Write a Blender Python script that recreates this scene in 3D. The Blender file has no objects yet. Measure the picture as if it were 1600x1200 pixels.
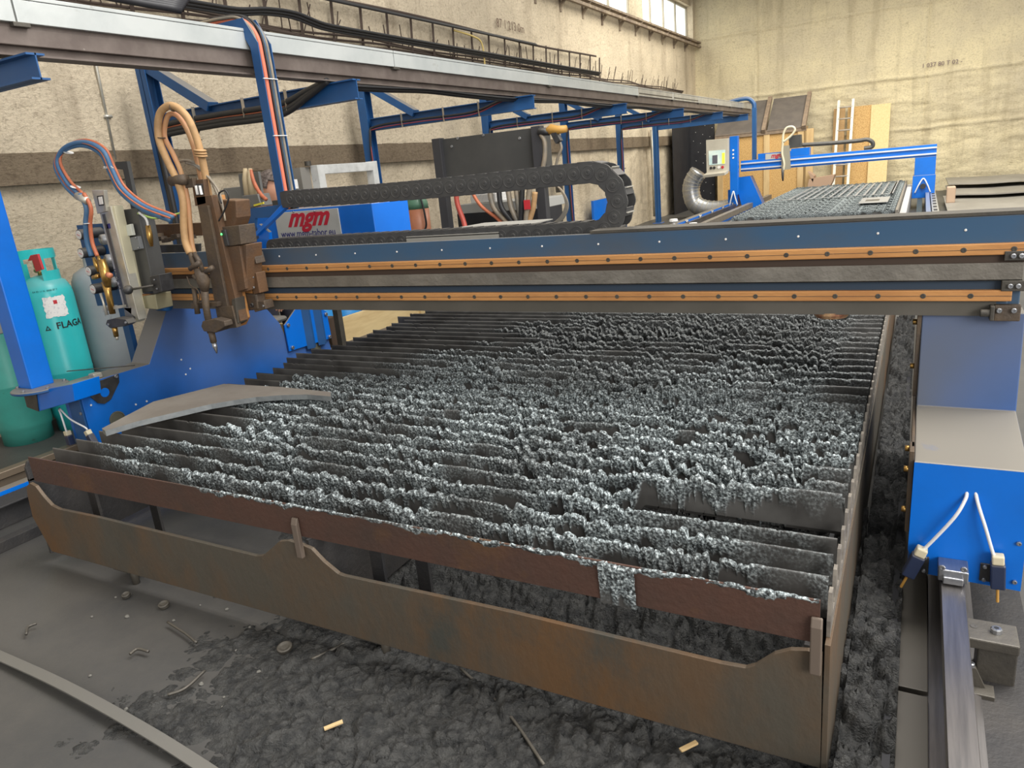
import bpy, math, random
import numpy as np
from mathutils import Vector, Matrix
random.seed(7)
S = bpy.context.scene
COL = S.collection
# ---------------------------------------------------------------- camera, world, lights
RC = np.array([[0.87829222, 0.46920815, -0.09190476],
               [0.0550814, -0.29023478, -0.95536894],
               [-0.47494086, 0.83403086, -0.28075559]])
FPX = 1142.887
CAM = np.array([0.0, 0.0, 1.45])
cd = bpy.data.cameras.new('camera'); cam = bpy.data.objects.new('camera', cd); COL.objects.link(cam)
cd.sensor_width = 36.0; cd.lens = FPX / 1600 * 36.0; cd.clip_start = 0.05; cd.clip_end = 200
M = Matrix.Identity(4)
for i in range(3):
    M[i][0] = RC[0][i]; M[i][1] = -RC[1][i]; M[i][2] = -RC[2][i]; M[i][3] = CAM[i]
cam.matrix_world = M
S.camera = cam
S.view_settings.view_transform = 'Standard'; S.view_settings.look = 'None'
S.view_settings.gamma = 1.0; S.view_settings.use_curve_mapping = False
S.view_settings.exposure = 0.22
w = bpy.data.worlds.new('world'); S.world = w; w.use_nodes = True
bg = w.node_tree.nodes['Background']; bg.inputs[0].default_value = (1.0, 0.985, 0.95, 1); bg.inputs[1].default_value = 0.66
def area(name, loc, target, sx, sy, power, col=(1, 1, 1)):
    l = bpy.data.lights.new(name, 'AREA'); l.shape = 'RECTANGLE'; l.size = sx; l.size_y = sy; l.energy = power; l.color = col
    o = bpy.data.objects.new(name, l); COL.objects.link(o); o.location = loc
    o.rotation_euler = (Vector(target) - Vector(loc)).to_track_quat('-Z', 'Y').to_euler(); return o
area('skylight_near', (1.5, 3.5, 6.5), (-2.2, 3.5, 0), 3.0, 7.0, 640, (1, .97, .92))
area('skylight_far', (-0.5, 15.0, 6.5), (-1.5, 18.0, 0.5), 5.0, 8.0, 900, (1, .95, .82))
area('front_fill', (5.5, -2.5, 3.2), (-3.0, 4.0, 0.8), 4.0, 3.0, 430, (1, .96, .9))  # added unseen fill lamp, brightens the front from right behind the camera

def U(px, py, ax, val):
    d = RC.T @ np.array([(px - 800) / FPX, (py - 600) / FPX, 1.0]); i = 'xyz'.index(ax)
    return CAM + d * ((val - CAM[i]) / d[i])
# ---------------------------------------------------------------- materials
MATS = {}
def mat(name, col, rough=0.6, metal=0.0, col2=None, scale=4.0, lo=0.4, hi=0.65, bump=0.0, bscale=60.0, dust=0.0,
        col3=None, s3=1.0, stretch=(1, 1, 1), detail=6, emis=None, estr=0, dustcol=(.20, .185, .16), spec=0.5, coat=0, lo3=.5, hi3=.7, d3=8):
    if name in MATS: return MATS[name]
    m = bpy.data.materials.new(name); m.use_nodes = True; nt = m.node_tree; N = nt.nodes; L = nt.links
    b = N['Principled BSDF']; b.inputs['Roughness'].default_value = rough; b.inputs['Metallic'].default_value = metal
    b.inputs['Specular IOR Level'].default_value = spec
    if coat: b.inputs['Coat Weight'].default_value = coat; b.inputs['Coat Roughness'].default_value = .15
    tc = N.new('ShaderNodeTexCoord'); mp = N.new('ShaderNodeMapping'); mp.inputs['Scale'].default_value = stretch
    L.new(tc.outputs['Object'], mp.inputs[0])
    def noise(sc, det=detail, r=.6):
        n = N.new('ShaderNodeTexNoise'); n.inputs['Scale'].default_value = sc; n.inputs['Detail'].default_value = det
        n.inputs['Roughness'].default_value = r; L.new(mp.outputs[0], n.inputs['Vector']); return n
    def ramp(src, a, bb):
        r = N.new('ShaderNodeMapRange'); r.inputs[1].default_value = a; r.inputs[2].default_value = bb; L.new(src, r.inputs[0]); return r.outputs[0]
    def mix(f, A, B):
        x = N.new('ShaderNodeMix'); x.data_type = 'RGBA'
        if isinstance(f, float): x.inputs[0].default_value = f
        else: L.new(f, x.inputs[0])
        for k, c in ((6, A), (7, B)):
            if isinstance(c, tuple): x.inputs[k].default_value = (*c, 1)
            else: L.new(c, x.inputs[k])
        return x.outputs[2]
    c = tuple(col)
    if col2: c = mix(ramp(noise(scale).outputs[0], lo, hi), c, tuple(col2))
    if col3: c = mix(ramp(noise(s3, d3, .7).outputs[0], lo3, hi3), c, tuple(col3))
    if dust:
        g = N.new('ShaderNodeNewGeometry'); sp = N.new('ShaderNodeSeparateXYZ'); L.new(g.outputs['Normal'], sp.inputs[0])
        f = ramp(sp.outputs[2], .25, .6); mm = N.new('ShaderNodeMath'); mm.operation = 'MULTIPLY'; L.new(f, mm.inputs[0]); mm.inputs[1].default_value = dust
        nn = ramp(noise(3, 5, .7).outputs[0], .15, .4); m2 = N.new('ShaderNodeMath'); m2.operation = 'MULTIPLY'; L.new(mm.outputs[0], m2.inputs[0]); L.new(nn, m2.inputs[1])
        c = mix(m2.outputs[0], c, dustcol)
    if isinstance(c, tuple): b.inputs['Base Color'].default_value = (*c, 1)
    else: L.new(c, b.inputs['Base Color'])
    if bump:
        bn = N.new('ShaderNodeBump'); bn.inputs['Strength'].default_value = bump; bn.inputs['Distance'].default_value = .01
        L.new(noise(bscale, 5).outputs[0], bn.inputs['Height']); L.new(bn.outputs[0], b.inputs['Normal'])
    if emis: b.inputs['Emission Color'].default_value = (*emis, 1); b.inputs['Emission Strength'].default_value = estr
    MATS[name] = m; return m
BLUE = mat('blue_paint', (.0, .15, .66), .36, 0, (.002, .125, .54), 3, .4, .7, dust=1.0)
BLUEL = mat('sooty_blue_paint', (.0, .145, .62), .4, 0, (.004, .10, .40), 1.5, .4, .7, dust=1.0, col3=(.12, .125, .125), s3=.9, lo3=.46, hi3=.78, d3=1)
BLUED = mat('blue_paint_dull', (.012, .085, .25), .5, 0, (.015, .07, .2), 5, .35, .7, dust=.9)
BEAMB = mat('beam_sooty_blue', (.03, .085, .17), .42, 0, (.07, .075, .08), 1.6, .38, .62, dust=.85, stretch=(.5, 1, 1))
SOOT = mat('sooty_steel', (.06, .055, .048), .5, .3, (.095, .085, .07), 5, bump=.2, dust=.3)
COPPER = mat('guide_rail_copper', (.66, .33, .12), .38, .35, (.46, .21, .075), 7, .35, .7, stretch=(.35, 1, 1), bump=.1, bscale=90)
COVER = mat('spattered_cover_strip', (.17, .155, .135), .36, .45, (.25, .23, .20), 4, bump=.5, bscale=18, dust=.3)
BROWN = mat('brown_dusted_torch_metal', (.135, .072, .036), .6, .2, (.10, .062, .04), 9, bump=.25, bscale=80, dust=.6, dustcol=(.2, .13, .08))
BROWND = mat('dark_dusted_metal', (.085, .065, .05), .6, .3, (.12, .085, .055), 12, bump=.3, bscale=80)
RUSTP = mat('brown_slat_steel', (.115, .06, .045), .5, .35, (.085, .055, .045), 5, .35, .7, bump=.25, bscale=50, col3=(.16, .085, .04), s3=2.2, lo3=.55, hi3=.75)
PLATE = mat('rusty_frame_plate', (.10, .088, .07), .55, .25, (.15, .085, .042), 1.6, .42, .62, bump=.25, bscale=40, col3=(.075, .075, .065), s3=3, stretch=(1, 1, .6))
DPLATE = mat('dark_plate', (.035, .035, .038), .6, .2, (.06, .055, .052), 3, bump=.3, bscale=70)
EDGE = mat('cut_edge_steel', (.20, .18, .16), .5, .4, (.3, .27, .23), 30)
STEEL = mat('bright_steel', (.42, .43, .45), .3, .85, (.3, .31, .34), 12, stretch=(3, .3, 3))
GALV = mat('galvanized_sheet', (.55, .56, .57), .35, .75, (.42, .43, .45), 6)
ALU = mat('aluminium', (.56, .54, .48), .4, .55, (.46, .44, .38), 10)
TROUGH = mat('white_trough_sheet', (.52, .545, .54), .38, .35, (.43, .46, .46), 2.5, col3=(.3, .3, .28), s3=7, lo3=.62, hi3=.72, bump=.15, bscale=10)
TRACK = mat('brown_track_steel', (.12, .095, .085), .5, .35, (.17, .14, .125), 6, col3=(.42, .38, .34), s3=9, lo3=.66, hi3=.74)
RAILST = mat('worn_rail_steel', (.30, .28, .27), .3, .85, (.2, .19, .19), 6, stretch=(8, .4, 1), bump=.05)
BLACKP = mat('black_plastic', (.022, .022, .024), .45, 0, (.04, .04, .042), 20, dust=.35)
CHAINM = mat('energy_chain_plastic', (.04, .04, .042), .5, 0, (.06, .06, .06), 14, dust=.7, dustcol=(.14, .13, .12))
RUBBER = mat('black_rubber', (.02, .02, .022), .5)
BRASS = mat('brass', (.55, .34, .10), .3, .9, (.38, .22, .07), 25)
ORANGE = mat('orange_hose', (.52, .16, .075), .5, 0, (.42, .12, .06), 20)
REDH = mat('red_hose', (.42, .07, .05), .45)
REDW = mat('dark_red_wire', (.25, .04, .05), .5)
BLUEH = mat('blue_hose', (.05, .14, .28), .5, 0, (.08, .17, .3), 12)
TANH = mat('dusty_tan_hose', (.46, .28, .13), .65, 0, (.35, .21, .10), 14, bump=.2)
GREYH = mat('grey_hose', (.16, .15, .13), .45, 0, (.3, .24, .17), 6)
WHITEC = mat('white_cable', (.75, .76, .78), .4)
GREENC = mat('green_yellow_wire', (.35, .5, .12), .5)
TEAL = mat('teal_gas_paint', (.03, .50, .52), .32, 0, (.03, .44, .45), 3, col3=(.07, .28, .25), s3=9, lo3=.66, hi3=.74, dust=.3, dustcol=(.25, .3, .3))
TEALD = mat('old_green_gas_paint', (.05, .33, .28), .4, 0, (.05, .27, .23), 4, col3=(.06, .10, .08), s3=9, lo3=.64, hi3=.7)
GREYG = mat('grey_gas_paint', (.26, .29, .31), .4, 0, (.3, .33, .34), 4, col3=(.16, .16, .16), s3=8, lo3=.64, hi3=.74)
REDG = mat('copper_red_gas_paint', (.50, .20, .11), .4, 0, (.44, .17, .09), 6, bump=.1)
GREENG = mat('green_shoulder_paint', (.12, .26, .17), .35)
REDP = mat('red_paint', (.5, .03, .04), .4)
PAPER = mat('white_label', (.78, .77, .75), .6, 0, (.6, .6, .62), 60, lo=.55, hi=.6)
CREAM = mat('cream_enamel', (.55, .52, .44), .45, 0, (.5, .47, .40), 6, dust=.2)
SIGN = mat('grey_sign_board', (.50, .50, .47), .42, 0, (.42, .42, .40), 3)
LOGO = mat('logo_red', (.5, .012, .035), .5)
NAVY = mat('navy_print', (.03, .03, .16), .5)
INK = mat('black_print', (.012, .012, .014), .6)
INKB = mat('faded_stencil_ink', (.16, .11, .08), .8)
CABG = mat('anthracite_cabinet', (.055, .056, .056), .45, .1, (.07, .07, .068), 3)
BLK = mat('black_cloth_sheet', (.012, .012, .016), .7, 0, (.02, .02, .024), 4)
OSB = mat('osb_board', (.62, .40, .16), .75, 0, (.45, .26, .09), 55, .45, .58, bump=.2, bscale=80, detail=3)
PINE = mat('pine_wood', (.62, .45, .23), .7, 0, (.48, .32, .15), 5, stretch=(1, 1, .2))
PINEL = mat('pale_pine_board', (.68, .53, .28), .7, 0, (.55, .40, .2), 6, stretch=(1, .3, 2))
FELT = mat('roofing_felt', (.11, .095, .085), .85, 0, (.14, .12, .105), 4, bump=.2)
WOODG = mat('weathered_wood', (.27, .2, .14), .8, 0, (.2, .15, .11), 12)
CARD = mat('cardboard', (.40, .27, .19), .8)
WHITEF = mat('peeling_white_paint', (.62, .63, .62), .5, 0, (.5, .51, .5), 9, col3=(.3, .29, .27), s3=18, lo3=.64, hi3=.7)
SKIN = mat('skin', (.62, .33, .22), .5, 0, (.56, .28, .18), 8)
HAIR = mat('grey_brown_hair', (.07, .05, .045), .6, 0, (.22, .18, .16), 45, bump=.8, bscale=120)
DCLOTH = mat('dark_workwear', (.02, .022, .035), .85, 0, (.03, .03, .045), 9)
RTEE = mat('orange_tee', (.55, .2, .12), .8)
YEL = mat('yellow_label', (.75, .65, .05), .5)
OCHRE = mat('ochre_fitting', (.5, .27, .06), .5)
SCREEN = mat('lit_screen', (.3, .5, .55), .3, 0, (.75, .8, .7), 3, emis=(.35, .5, .5), estr=.35)
# ---------------------------------------------------------------- mesh helpers
def rootof(p):
    while p is not None and p.parent is not None: p = p.parent
    return p
def link(name, me, m, parent=None, smooth=False, bevel=0, sub=0, label=None):
    o = bpy.data.objects.new(name, me); COL.objects.link(o)
    if m: me.materials.append(m)
    if parent is not None:
        r = rootof(parent); L = Vector(r.location)
        me.transform(Matrix.Translation(-L)); o.parent = parent
    if smooth: me.polygons.foreach_set('use_smooth', [True] * len(me.polygons))
    if bevel:
        b = o.modifiers.new('bevel', 'BEVEL'); b.width = bevel; b.segments = 2; b.limit_method = 'ANGLE'; b.angle_limit = .7
    if sub: s = o.modifiers.new('sub', 'SUBSURF'); s.levels = sub; s.render_levels = sub
    if label: o['label'] = label
    me.update(); return o
class MB:
    def __init__(s): s.v = []; s.f = []
    def add(s, V, F):
        n = len(s.v); s.v += [tuple(map(float, p)) for p in V]; s.f += [tuple(i + n for i in f) for f in F]; return s
    def box(s, a, b):
        x0, x1 = sorted((a[0], b[0])); y0, y1 = sorted((a[1], b[1])); z0, z1 = sorted((a[2], b[2]))
        return s.add([(x0, y0, z0), (x1, y0, z0), (x1, y1, z0), (x0, y1, z0), (x0, y0, z1), (x1, y0, z1), (x1, y1, z1), (x0, y1, z1)],
                     [(0, 3, 2, 1), (4, 5, 6, 7), (0, 1, 5, 4), (1, 2, 6, 5), (2, 3, 7, 6), (3, 0, 4, 7)])
    def prism(s, P, vec):
        P = [Vector(p) for p in P]; vec = Vector(vec); n = len(P)
        nrm = Vector((0, 0, 0))
        for i in range(n):
            a, b = P[i], P[(i + 1) % n]; nrm += a.cross(b)
        if nrm.dot(vec) > 0: P = P[::-1]
        return s.add(P + [p + vec for p in P], [tuple(range(n)), tuple(range(2 * n - 1, n - 1, -1))] + [(i, n + i, n + (i + 1) % n, (i + 1) % n) for i in range(n)])
    def bar(s, p0, p1, w, h, up=(0, 0, 1)):
        p0, p1 = Vector(p0), Vector(p1); d = (p1 - p0).normalized(); u = Vector(up); sd = d.cross(u)
        if sd.length < 1e-4: sd = d.cross(Vector((0, 1, 0)))
        sd.normalize(); u = sd.cross(d).normalized()
        c = [p0 + sd * a * w / 2 + u * b * h / 2 for a, b in ((-1, -1), (1, -1), (1, 1), (-1, 1))]
        return s.prism(c, p1 - p0)
    def cyl(s, p0, p1, r, n=16, r1=None):
        p0, p1 = Vector(p0), Vector(p1); return s.tube([p0, p1], [r, r if r1 is None else r1], n)
    def tube(s, pts, r, n=10):
        pts = [Vector(p) for p in pts]; k = len(pts); rs = r if isinstance(r, (list, tuple)) else [r] * k
        V = []; F = []; prev = None
        for i, p in enumerate(pts):
            t = (pts[min(i + 1, k - 1)] - pts[max(i - 1, 0)]).normalized()
            if prev is None:
                a = t.cross(Vector((0, 0, 1)));
                if a.length < .05: a = t.cross(Vector((1, 0, 0)))
            else: a = prev - t * prev.dot(t)
            a.normalize(); b = t.cross(a); prev = a
            for j in range(n):
                q = 2 * math.pi * j / n; V.append(p + (a * math.cos(q) + b * math.sin(q)) * rs[i])
        for i in range(k - 1):
            for j in range(n): F.append((i * n + j, i * n + (j + 1) % n, (i + 1) * n + (j + 1) % n, (i + 1) * n + j))
        F.append(tuple(range(n - 1, -1, -1))); F.append(tuple((k - 1) * n + j for j in range(n)))
        return s.add(V, F)
    def lathe(s, c, prof, n=32, axis=(0, 0, 1)):
        ax = Vector(axis).normalized(); return s.tube_prof(Vector(c), ax, prof, n)
    def tube_prof(s, c, ax, prof, n):
        a = ax.cross(Vector((1, 0, 0)));
        if a.length < .1: a = ax.cross(Vector((0, 1, 0)))
        a.normalize(); b = ax.cross(a); V = []; F = []; k = len(prof)
        for r, h in prof:
            for j in range(n):
                q = 2 * math.pi * j / n; V.append(c + ax * h + (a * math.cos(q) + b * math.sin(q)) * max(r, 1e-4))
        for i in range(k - 1):
            for j in range(n): F.append((i * n + j, i * n + (j + 1) % n, (i + 1) * n + (j + 1) % n, (i + 1) * n + j))
        F.append(tuple(range(n - 1, -1, -1))); F.append(tuple((k - 1) * n + j for j in range(n)))
        return s.add(V, F)
    def mesh(s, name):
        me = bpy.data.meshes.new(name); me.from_pydata(s.v, [], s.f); me.update(); return me
    def build(s, name, m, parent=None, **k): return link(name, s.mesh(name), m, parent, **k)
def npmesh(name, V, F):
    me = bpy.data.meshes.new(name); V = np.asarray(V, np.float32); F = np.asarray(F, np.int32)
    me.vertices.add(len(V)); me.vertices.foreach_set('co', V.ravel()); k = F.shape[1]
    me.loops.add(F.size); me.loops.foreach_set('vertex_index', F.ravel())
    me.polygons.add(len(F)); me.polygons.foreach_set('loop_start', np.arange(0, F.size, k, dtype=np.int32)); me.update(calc_edges=True); return me
def spline(P, k=8):
    P = [Vector(p) for p in P]; out = []
    Q = [P[0] * 2 - P[1]] + P + [P[-1] * 2 - P[-2]]
    for i in range(1, len(Q) - 2):
        a, b, c, d = Q[i - 1:i + 3]
        for j in range(k):
            t = j / k; out.append(.5 * ((2 * b) + (c - a) * t + (2 * a - 5 * b + 4 * c - d) * t * t + (3 * b - 3 * c + d - a) * t ** 3))
    out.append(P[-1]); return out
def tag(o, label, cat, group=None, kind=None):
    if kind: o['kind'] = kind
    if label: o['label'] = label
    if cat: o['category'] = cat
    if group: o['group'] = group
    return o
def T(name, loc, label, cat, group=None):
    o = bpy.data.objects.new(name, None); COL.objects.link(o); o.location = loc; o.empty_display_size = .1
    return tag(o, label, cat, group)
def dup(o, loc=None, label=None, parent=None):
    c = o.copy(); COL.objects.link(c); c.parent = parent
    if loc is not None: c.location = loc
    if label: c['label'] = label
    for ch in [x for x in bpy.data.objects if x.parent == o]: dup(ch, None, None, c)
    return c
def hoses(name, parent, pts, r, m, n=10, label=None): return MB().tube(spline(pts), r, n).build(name, m, parent, smooth=True, label=label)
def text(s, size, o, xdir, ydir, m, parent, name='lettering', ext=.001, shear=0, bold=0, bend=None):
    cu = bpy.data.curves.new(name, 'FONT'); cu.body = s; cu.size = size; cu.extrude = ext; cu.shear = shear; cu.offset = bold; cu.resolution_u = 3
    ob = bpy.data.objects.new('tmp', cu); COL.objects.link(ob); dg = bpy.context.evaluated_depsgraph_get()
    me = bpy.data.meshes.new_from_object(ob.evaluated_get(dg)); bpy.data.objects.remove(ob)
    X = Vector(xdir).normalized(); Y = Vector(ydir).normalized(); Z = X.cross(Y)
    sx = Vector(xdir).length; sy = Vector(ydir).length
    for v in me.vertices:
        x, y, z = v.co.x * sx, v.co.y * sy, v.co.z
        v.co = bend(x, y, z) if bend else Vector(o) + X * x + Y * y + Z * z
    me.materials.clear(); return link(name, me, m, parent)
def W(px, py, y): return Vector(U(px, py, 'y', y))
def Wx(px, py, x): return Vector(U(px, py, 'x', x))
def Wz(px, py, z): return Vector(U(px, py, 'z', z))
def bolt(mb, c, ax, r=.008, h=.006):
    c = Vector(c); ax = Vector(ax).normalized(); return mb.lathe(c, [(r, 0), (r, h * .8), (r * .8, h), (r * .45, h), (r * .4, h * .5)], 10, ax)
# numpy noise
def _h(ix, iy, s):
    n = (ix.astype(np.int64) * 374761393 + iy.astype(np.int64) * 668265263 + s * 974634777) & 0x7fffffff
    n = ((n ^ (n >> 13)) * 1274126177) & 0x7fffffff; n = n ^ (n >> 16); return (n & 0xffff) / 65535.0
def vn(x, y, s=0):
    ix = np.floor(x); iy = np.floor(y); fx = x - ix; fy = y - iy; fx = fx * fx * (3 - 2 * fx); fy = fy * fy * (3 - 2 * fy)
    return (_h(ix, iy, s) * (1 - fx) + _h(ix + 1, iy, s) * fx) * (1 - fy) + (_h(ix, iy + 1, s) * (1 - fx) + _h(ix + 1, iy + 1, s) * fx) * fy
def fbm(x, y, s=0, o=4):
    a = 0; A = .5; t = 0
    for i in range(o): a = a + A * vn(x * 2 ** i, y * 2 ** i, s + i * 17); t += A; A *= .5
    return a / t
def worley(x, y, s=0):
    ix = np.floor(x); iy = np.floor(y); f1 = np.full(np.shape(x), 9.0); f2 = f1.copy(); cell = np.zeros(np.shape(x))
    for dx in (-1, 0, 1):
        for dy in (-1, 0, 1):
            cx = ix + dx; cy = iy + dy; px = cx + _h(cx, cy, s); py = cy + _h(cx, cy, s + 5); d = np.hypot(px - x, py - y)
            n = d < f1; f2 = np.where(n, f1, np.minimum(f2, d)); cell = np.where(n, _h(cx, cy, s + 9), cell); f1 = np.where(n, d, f1)
    return f1, f2, cell
def ss(a, b, x): t = np.clip((x - a) / (b - a), 0, 1); return t * t * (3 - 2 * t)
def grid(nx, ny):
    a = np.arange(nx * ny).reshape(ny, nx); return np.stack([a[:-1, :-1], a[:-1, 1:], a[1:, 1:], a[1:, :-1]], -1).reshape(-1, 4)
ONES = 'zero one two three four five six seven eight nine ten eleven twelve thirteen fourteen fifteen sixteen seventeen eighteen nineteen'.split()
ORD = {1: 'first', 2: 'second', 3: 'third', 5: 'fifth', 8: 'eighth', 9: 'ninth', 12: 'twelfth', 20: 'twentieth', 30: 'thirtieth', 40: 'fortieth', 50: 'fiftieth', 60: 'sixtieth'}
def ordw(n):
    if n in ORD: return ORD[n]
    if n < 20: return ONES[n] + 'th'
    return {2: "twenty", 3: "thirty", 4: "forty", 5: "fifty", 6: "sixty"}[n // 10] + '-' + ordw(n % 10)
# ================================================================ the hall
def struct(o): o['kind'] = 'structure'; return o
def concrete(name, base, stain, dark, panel=None):
    m = bpy.data.materials.new(name); m.use_nodes = True; nt = m.node_tree; N = nt.nodes; L = nt.links; b = N['Principled BSDF']; b.inputs['Roughness'].default_value = .9
    b.inputs['Specular IOR Level'].default_value = .15
    tc = N.new('ShaderNodeTexCoord')
    def nz(sc, st=(1, 1, 1), det=6, r=.6):
        mp = N.new('ShaderNodeMapping'); mp.inputs['Scale'].default_value = st; L.new(tc.outputs['Object'], mp.inputs[0])
        n = N.new('ShaderNodeTexNoise'); n.inputs['Scale'].default_value = sc; n.inputs['Detail'].default_value = det; n.inputs['Roughness'].default_value = r; L.new(mp.outputs[0], n.inputs['Vector']); return n.outputs[0]
    def rg(s, a, c, lo=0, hi=1):
        r = N.new('ShaderNodeMapRange'); r.inputs[1].default_value = a; r.inputs[2].default_value = c; r.inputs[3].default_value = lo; r.inputs[4].default_value = hi; L.new(s, r.inputs[0]); return r.outputs[0]
    def mx(f, A, B):
        x = N.new('ShaderNodeMix'); x.data_type = 'RGBA'; L.new(f, x.inputs[0])
        for k, c in ((6, A), (7, B)):
            if isinstance(c, tuple): x.inputs[k].default_value = (*c, 1)
            else: L.new(c, x.inputs[k])
        return x.outputs[2]
    c = mx(rg(nz(.7), .4, .65), base, stain)
    c = mx(rg(nz(1.3, (2.2, 2.2, .28)), .52, .72, 0, .55), c, dark)
    c = mx(rg(nz(28, (1, 1, 1), 8, .8), .5, .68, 0, .7), c, dark)
    c = mx(rg(nz(5, (1, 1, 1.8), 9, .75), .56, .66, 0, .5), c, dark)
    L.new(c, b.inputs['Base Color'])
    bp = N.new('ShaderNodeBump'); bp.inputs['Strength'].default_value = .9; bp.inputs['Distance'].default_value = .03; L.new(nz(16, (1, 1, 1.6), 8, .75), bp.inputs['Height'])
    L.new(bp.outputs[0], b.inputs['Normal']); return m
CONC = concrete('wall_concrete', (.70, .60, .45), (.56, .48, .36), (.28, .22, .155))
CONCF = concrete('far_wall_concrete', (.74, .65, .44), (.58, .51, .37), (.34, .28, .18))
RECESS = concrete('soiled_shaded_recess_concrete', (.23, .18, .125), (.17, .13, .09), (.07, .05, .035))  # dark colour carries painted overhang shade as well as dirt
# floor
def floormat():
    m = mat('steel_plate_floor', (.082, .08, .076), .5, .15, (.11, .105, .098), 1.1, .35, .7, bump=.12, bscale=30, col3=(.055, .057, .06), s3=.8, lo3=.45, hi3=.7); return m
struct(MB().box((-5.9, -3, -.2), (8, 21.4, 0)).build('floor', floormat()))
# left wall: upper slab, slanting recess coloured for dirt and overhang shade, lower slab; window band above
YF, XW = 21.0, -5.5
# upper slab with gentle waviness and vertical panel joints
def wallgrid(y0, y1, z0, z1, x, amp, ny, nz):
    ys = np.linspace(y0, y1, ny); zs = np.linspace(z0, z1, nz); Y, Z = np.meshgrid(ys, zs)
    X = x + amp * (fbm(Y * 1.5, Z * 2, 3, 5) - .5) + amp * .7 * (fbm(Y * 7, Z * 9, 8, 3) - .5)
    return np.stack([X, Y, Z], -1).reshape(-1, 3), grid(ny, nz)
wm = []
def joinv(parts):
    V = []; F = []; n = 0
    for v, f in parts: V.append(v); F.append(np.asarray(f) + n); n += len(v)
    return np.concatenate(V), np.concatenate(F)
V1, F1 = wallgrid(-3, YF, 1.86, 4.16, XW + .07, .03, 500, 60)
V2, F2 = wallgrid(-3, YF, 0, 1.66, XW, .05, 500, 50)
V, F = joinv([(V1, F1), (V2, F2)])
me = npmesh('wall_left', V, F); wl = struct(link('wall_left', me, CONC, smooth=True))
V, F = wallgrid(-3, YF, 0, 1, 0, 0, 400, 8)
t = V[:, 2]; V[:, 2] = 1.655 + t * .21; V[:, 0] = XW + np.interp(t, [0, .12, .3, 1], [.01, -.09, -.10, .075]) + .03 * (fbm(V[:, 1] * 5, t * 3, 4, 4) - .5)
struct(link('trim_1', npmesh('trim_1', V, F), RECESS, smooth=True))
struct(MB().box((XW - .3, -3, 4.16), (XW + .02, 11.6, 6.2)).box((XW - .3, 20.8, 4.16), (XW + .08, 21, 6.2)).box((XW - .3, 11.6, 5.05), (XW + .02, 21, 6.2))
       .box((XW - .3, 16.25, 4.16), (XW + .06, 16.75, 5.1)).build('wall_left_top', CONC))
struct(MB().box((XW - .4, -3, -.1), (XW - .12, 21, 4.16)).build('wall_left_core', CONC))
bpy.data.objects['wall_left_top'].name = 'wall_left.001'; bpy.data.objects['wall_left_core'].name = 'wall_left.002'
# far wall
xs = np.linspace(-5.9, 8, 420); zs = np.linspace(0, 6.2, 190); X, Z = np.meshgrid(xs, zs)
Y = YF + .05 * (fbm(X * 2, Z * 2, 5, 5) - .5)
rough = ss(2.75, 2.6, Z); Y = Y + rough * .09 * (fbm(X * 2.2, Z * 7, 15, 5) - .5)
for zj in (2.68, 4.25, 1.5): Y = Y - .05 * np.exp(-((Z - zj - .06 * (fbm(X * 1.2, Z * 0, 31, 3) - .5)) / .035) ** 2)
for xj in (-3.85, -.02, 4.1): Y = Y + .045 * np.exp(-((X - xj - .04 * (fbm(Z * 1.2, X * 0, 33, 3) - .5)) / .018) ** 2)
struct(link('wall_far', npmesh('wall_far', np.stack([X, Y, Z], -1).reshape(-1, 3), grid(420, 190)), CONCF, smooth=True))
struct(MB().box((-5.9, 18.5, 5.25), (8, 21.2, 5.6)).build('ceiling', mat('dark_ceiling_concrete', (.12, .1, .085), .9)))
# windows
GLASSL = mat('bright_frosted_glass', (.85, .87, .85), .5, 0, (.6, .66, .55), 6, emis=(.95, 1, .95), estr=1.3, lo=.5, hi=.6)
FR = mat('window_bar_paint', (.33, .3, .24), .6)
for k, (a, b) in enumerate(((11.6, 16.25), (16.75, 20.8))):
    wdo = struct(MB().box((XW - .14, a, 4.16), (XW - .12, b, 5.05)).build('window_%d' % (k + 1), GLASSL))
    mb = MB(); n = 4
    for i in range(n + 1):
        y = a + (b - a) * i / n; mb.box((XW - .12, y - .025, 4.16), (XW - .08, y + .025, 5.05))
    mb.box((XW - .12, a, 4.16), (XW - .08, b, 4.2)).box((XW - .12, a, 5.0), (XW - .08, b, 5.05)); mb.build('window_frame', FR, wdo)
SILL = mat('dusty_sill', (.16, .12, .09), .8, 0, (.3, .24, .17), 6, dust=.5, dustcol=(.4, .33, .24))
mb = MB().box((XW, 11.2, 4.13), (XW + .26, 20.9, 4.17)).box((XW + .2, 11.2, 4.03), (XW + .26, 20.9, 4.08))
for y in np.arange(11.4, 20.9, .95): mb.bar((XW + .05, y, 3.93), (XW + .24, y, 4.14), .05, .04).box((XW, y - .03, 3.88), (XW + .09, y + .03, 4.13))
struct(mb.build('trim_2', SILL))
# stencilled marks on walls
m1 = text('87 1 213 0m', .17, (XW + .105, 10.02, 3.40), (0, 1, 0), (0, 0, 1), INKB, None); m1.name = 'stencil_mark'; m1.parent = wl
m2 = text('1 037 80 T 02 -', .13, (-.12, YF - .05, 2.83), (1, 0, 0), (0, 0, 1), mat('stencil_violet', (.17, .12, .13), .8), None); m2.name = 'stencil_mark.001'; m2.parent = bpy.data.objects['wall_far']
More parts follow.
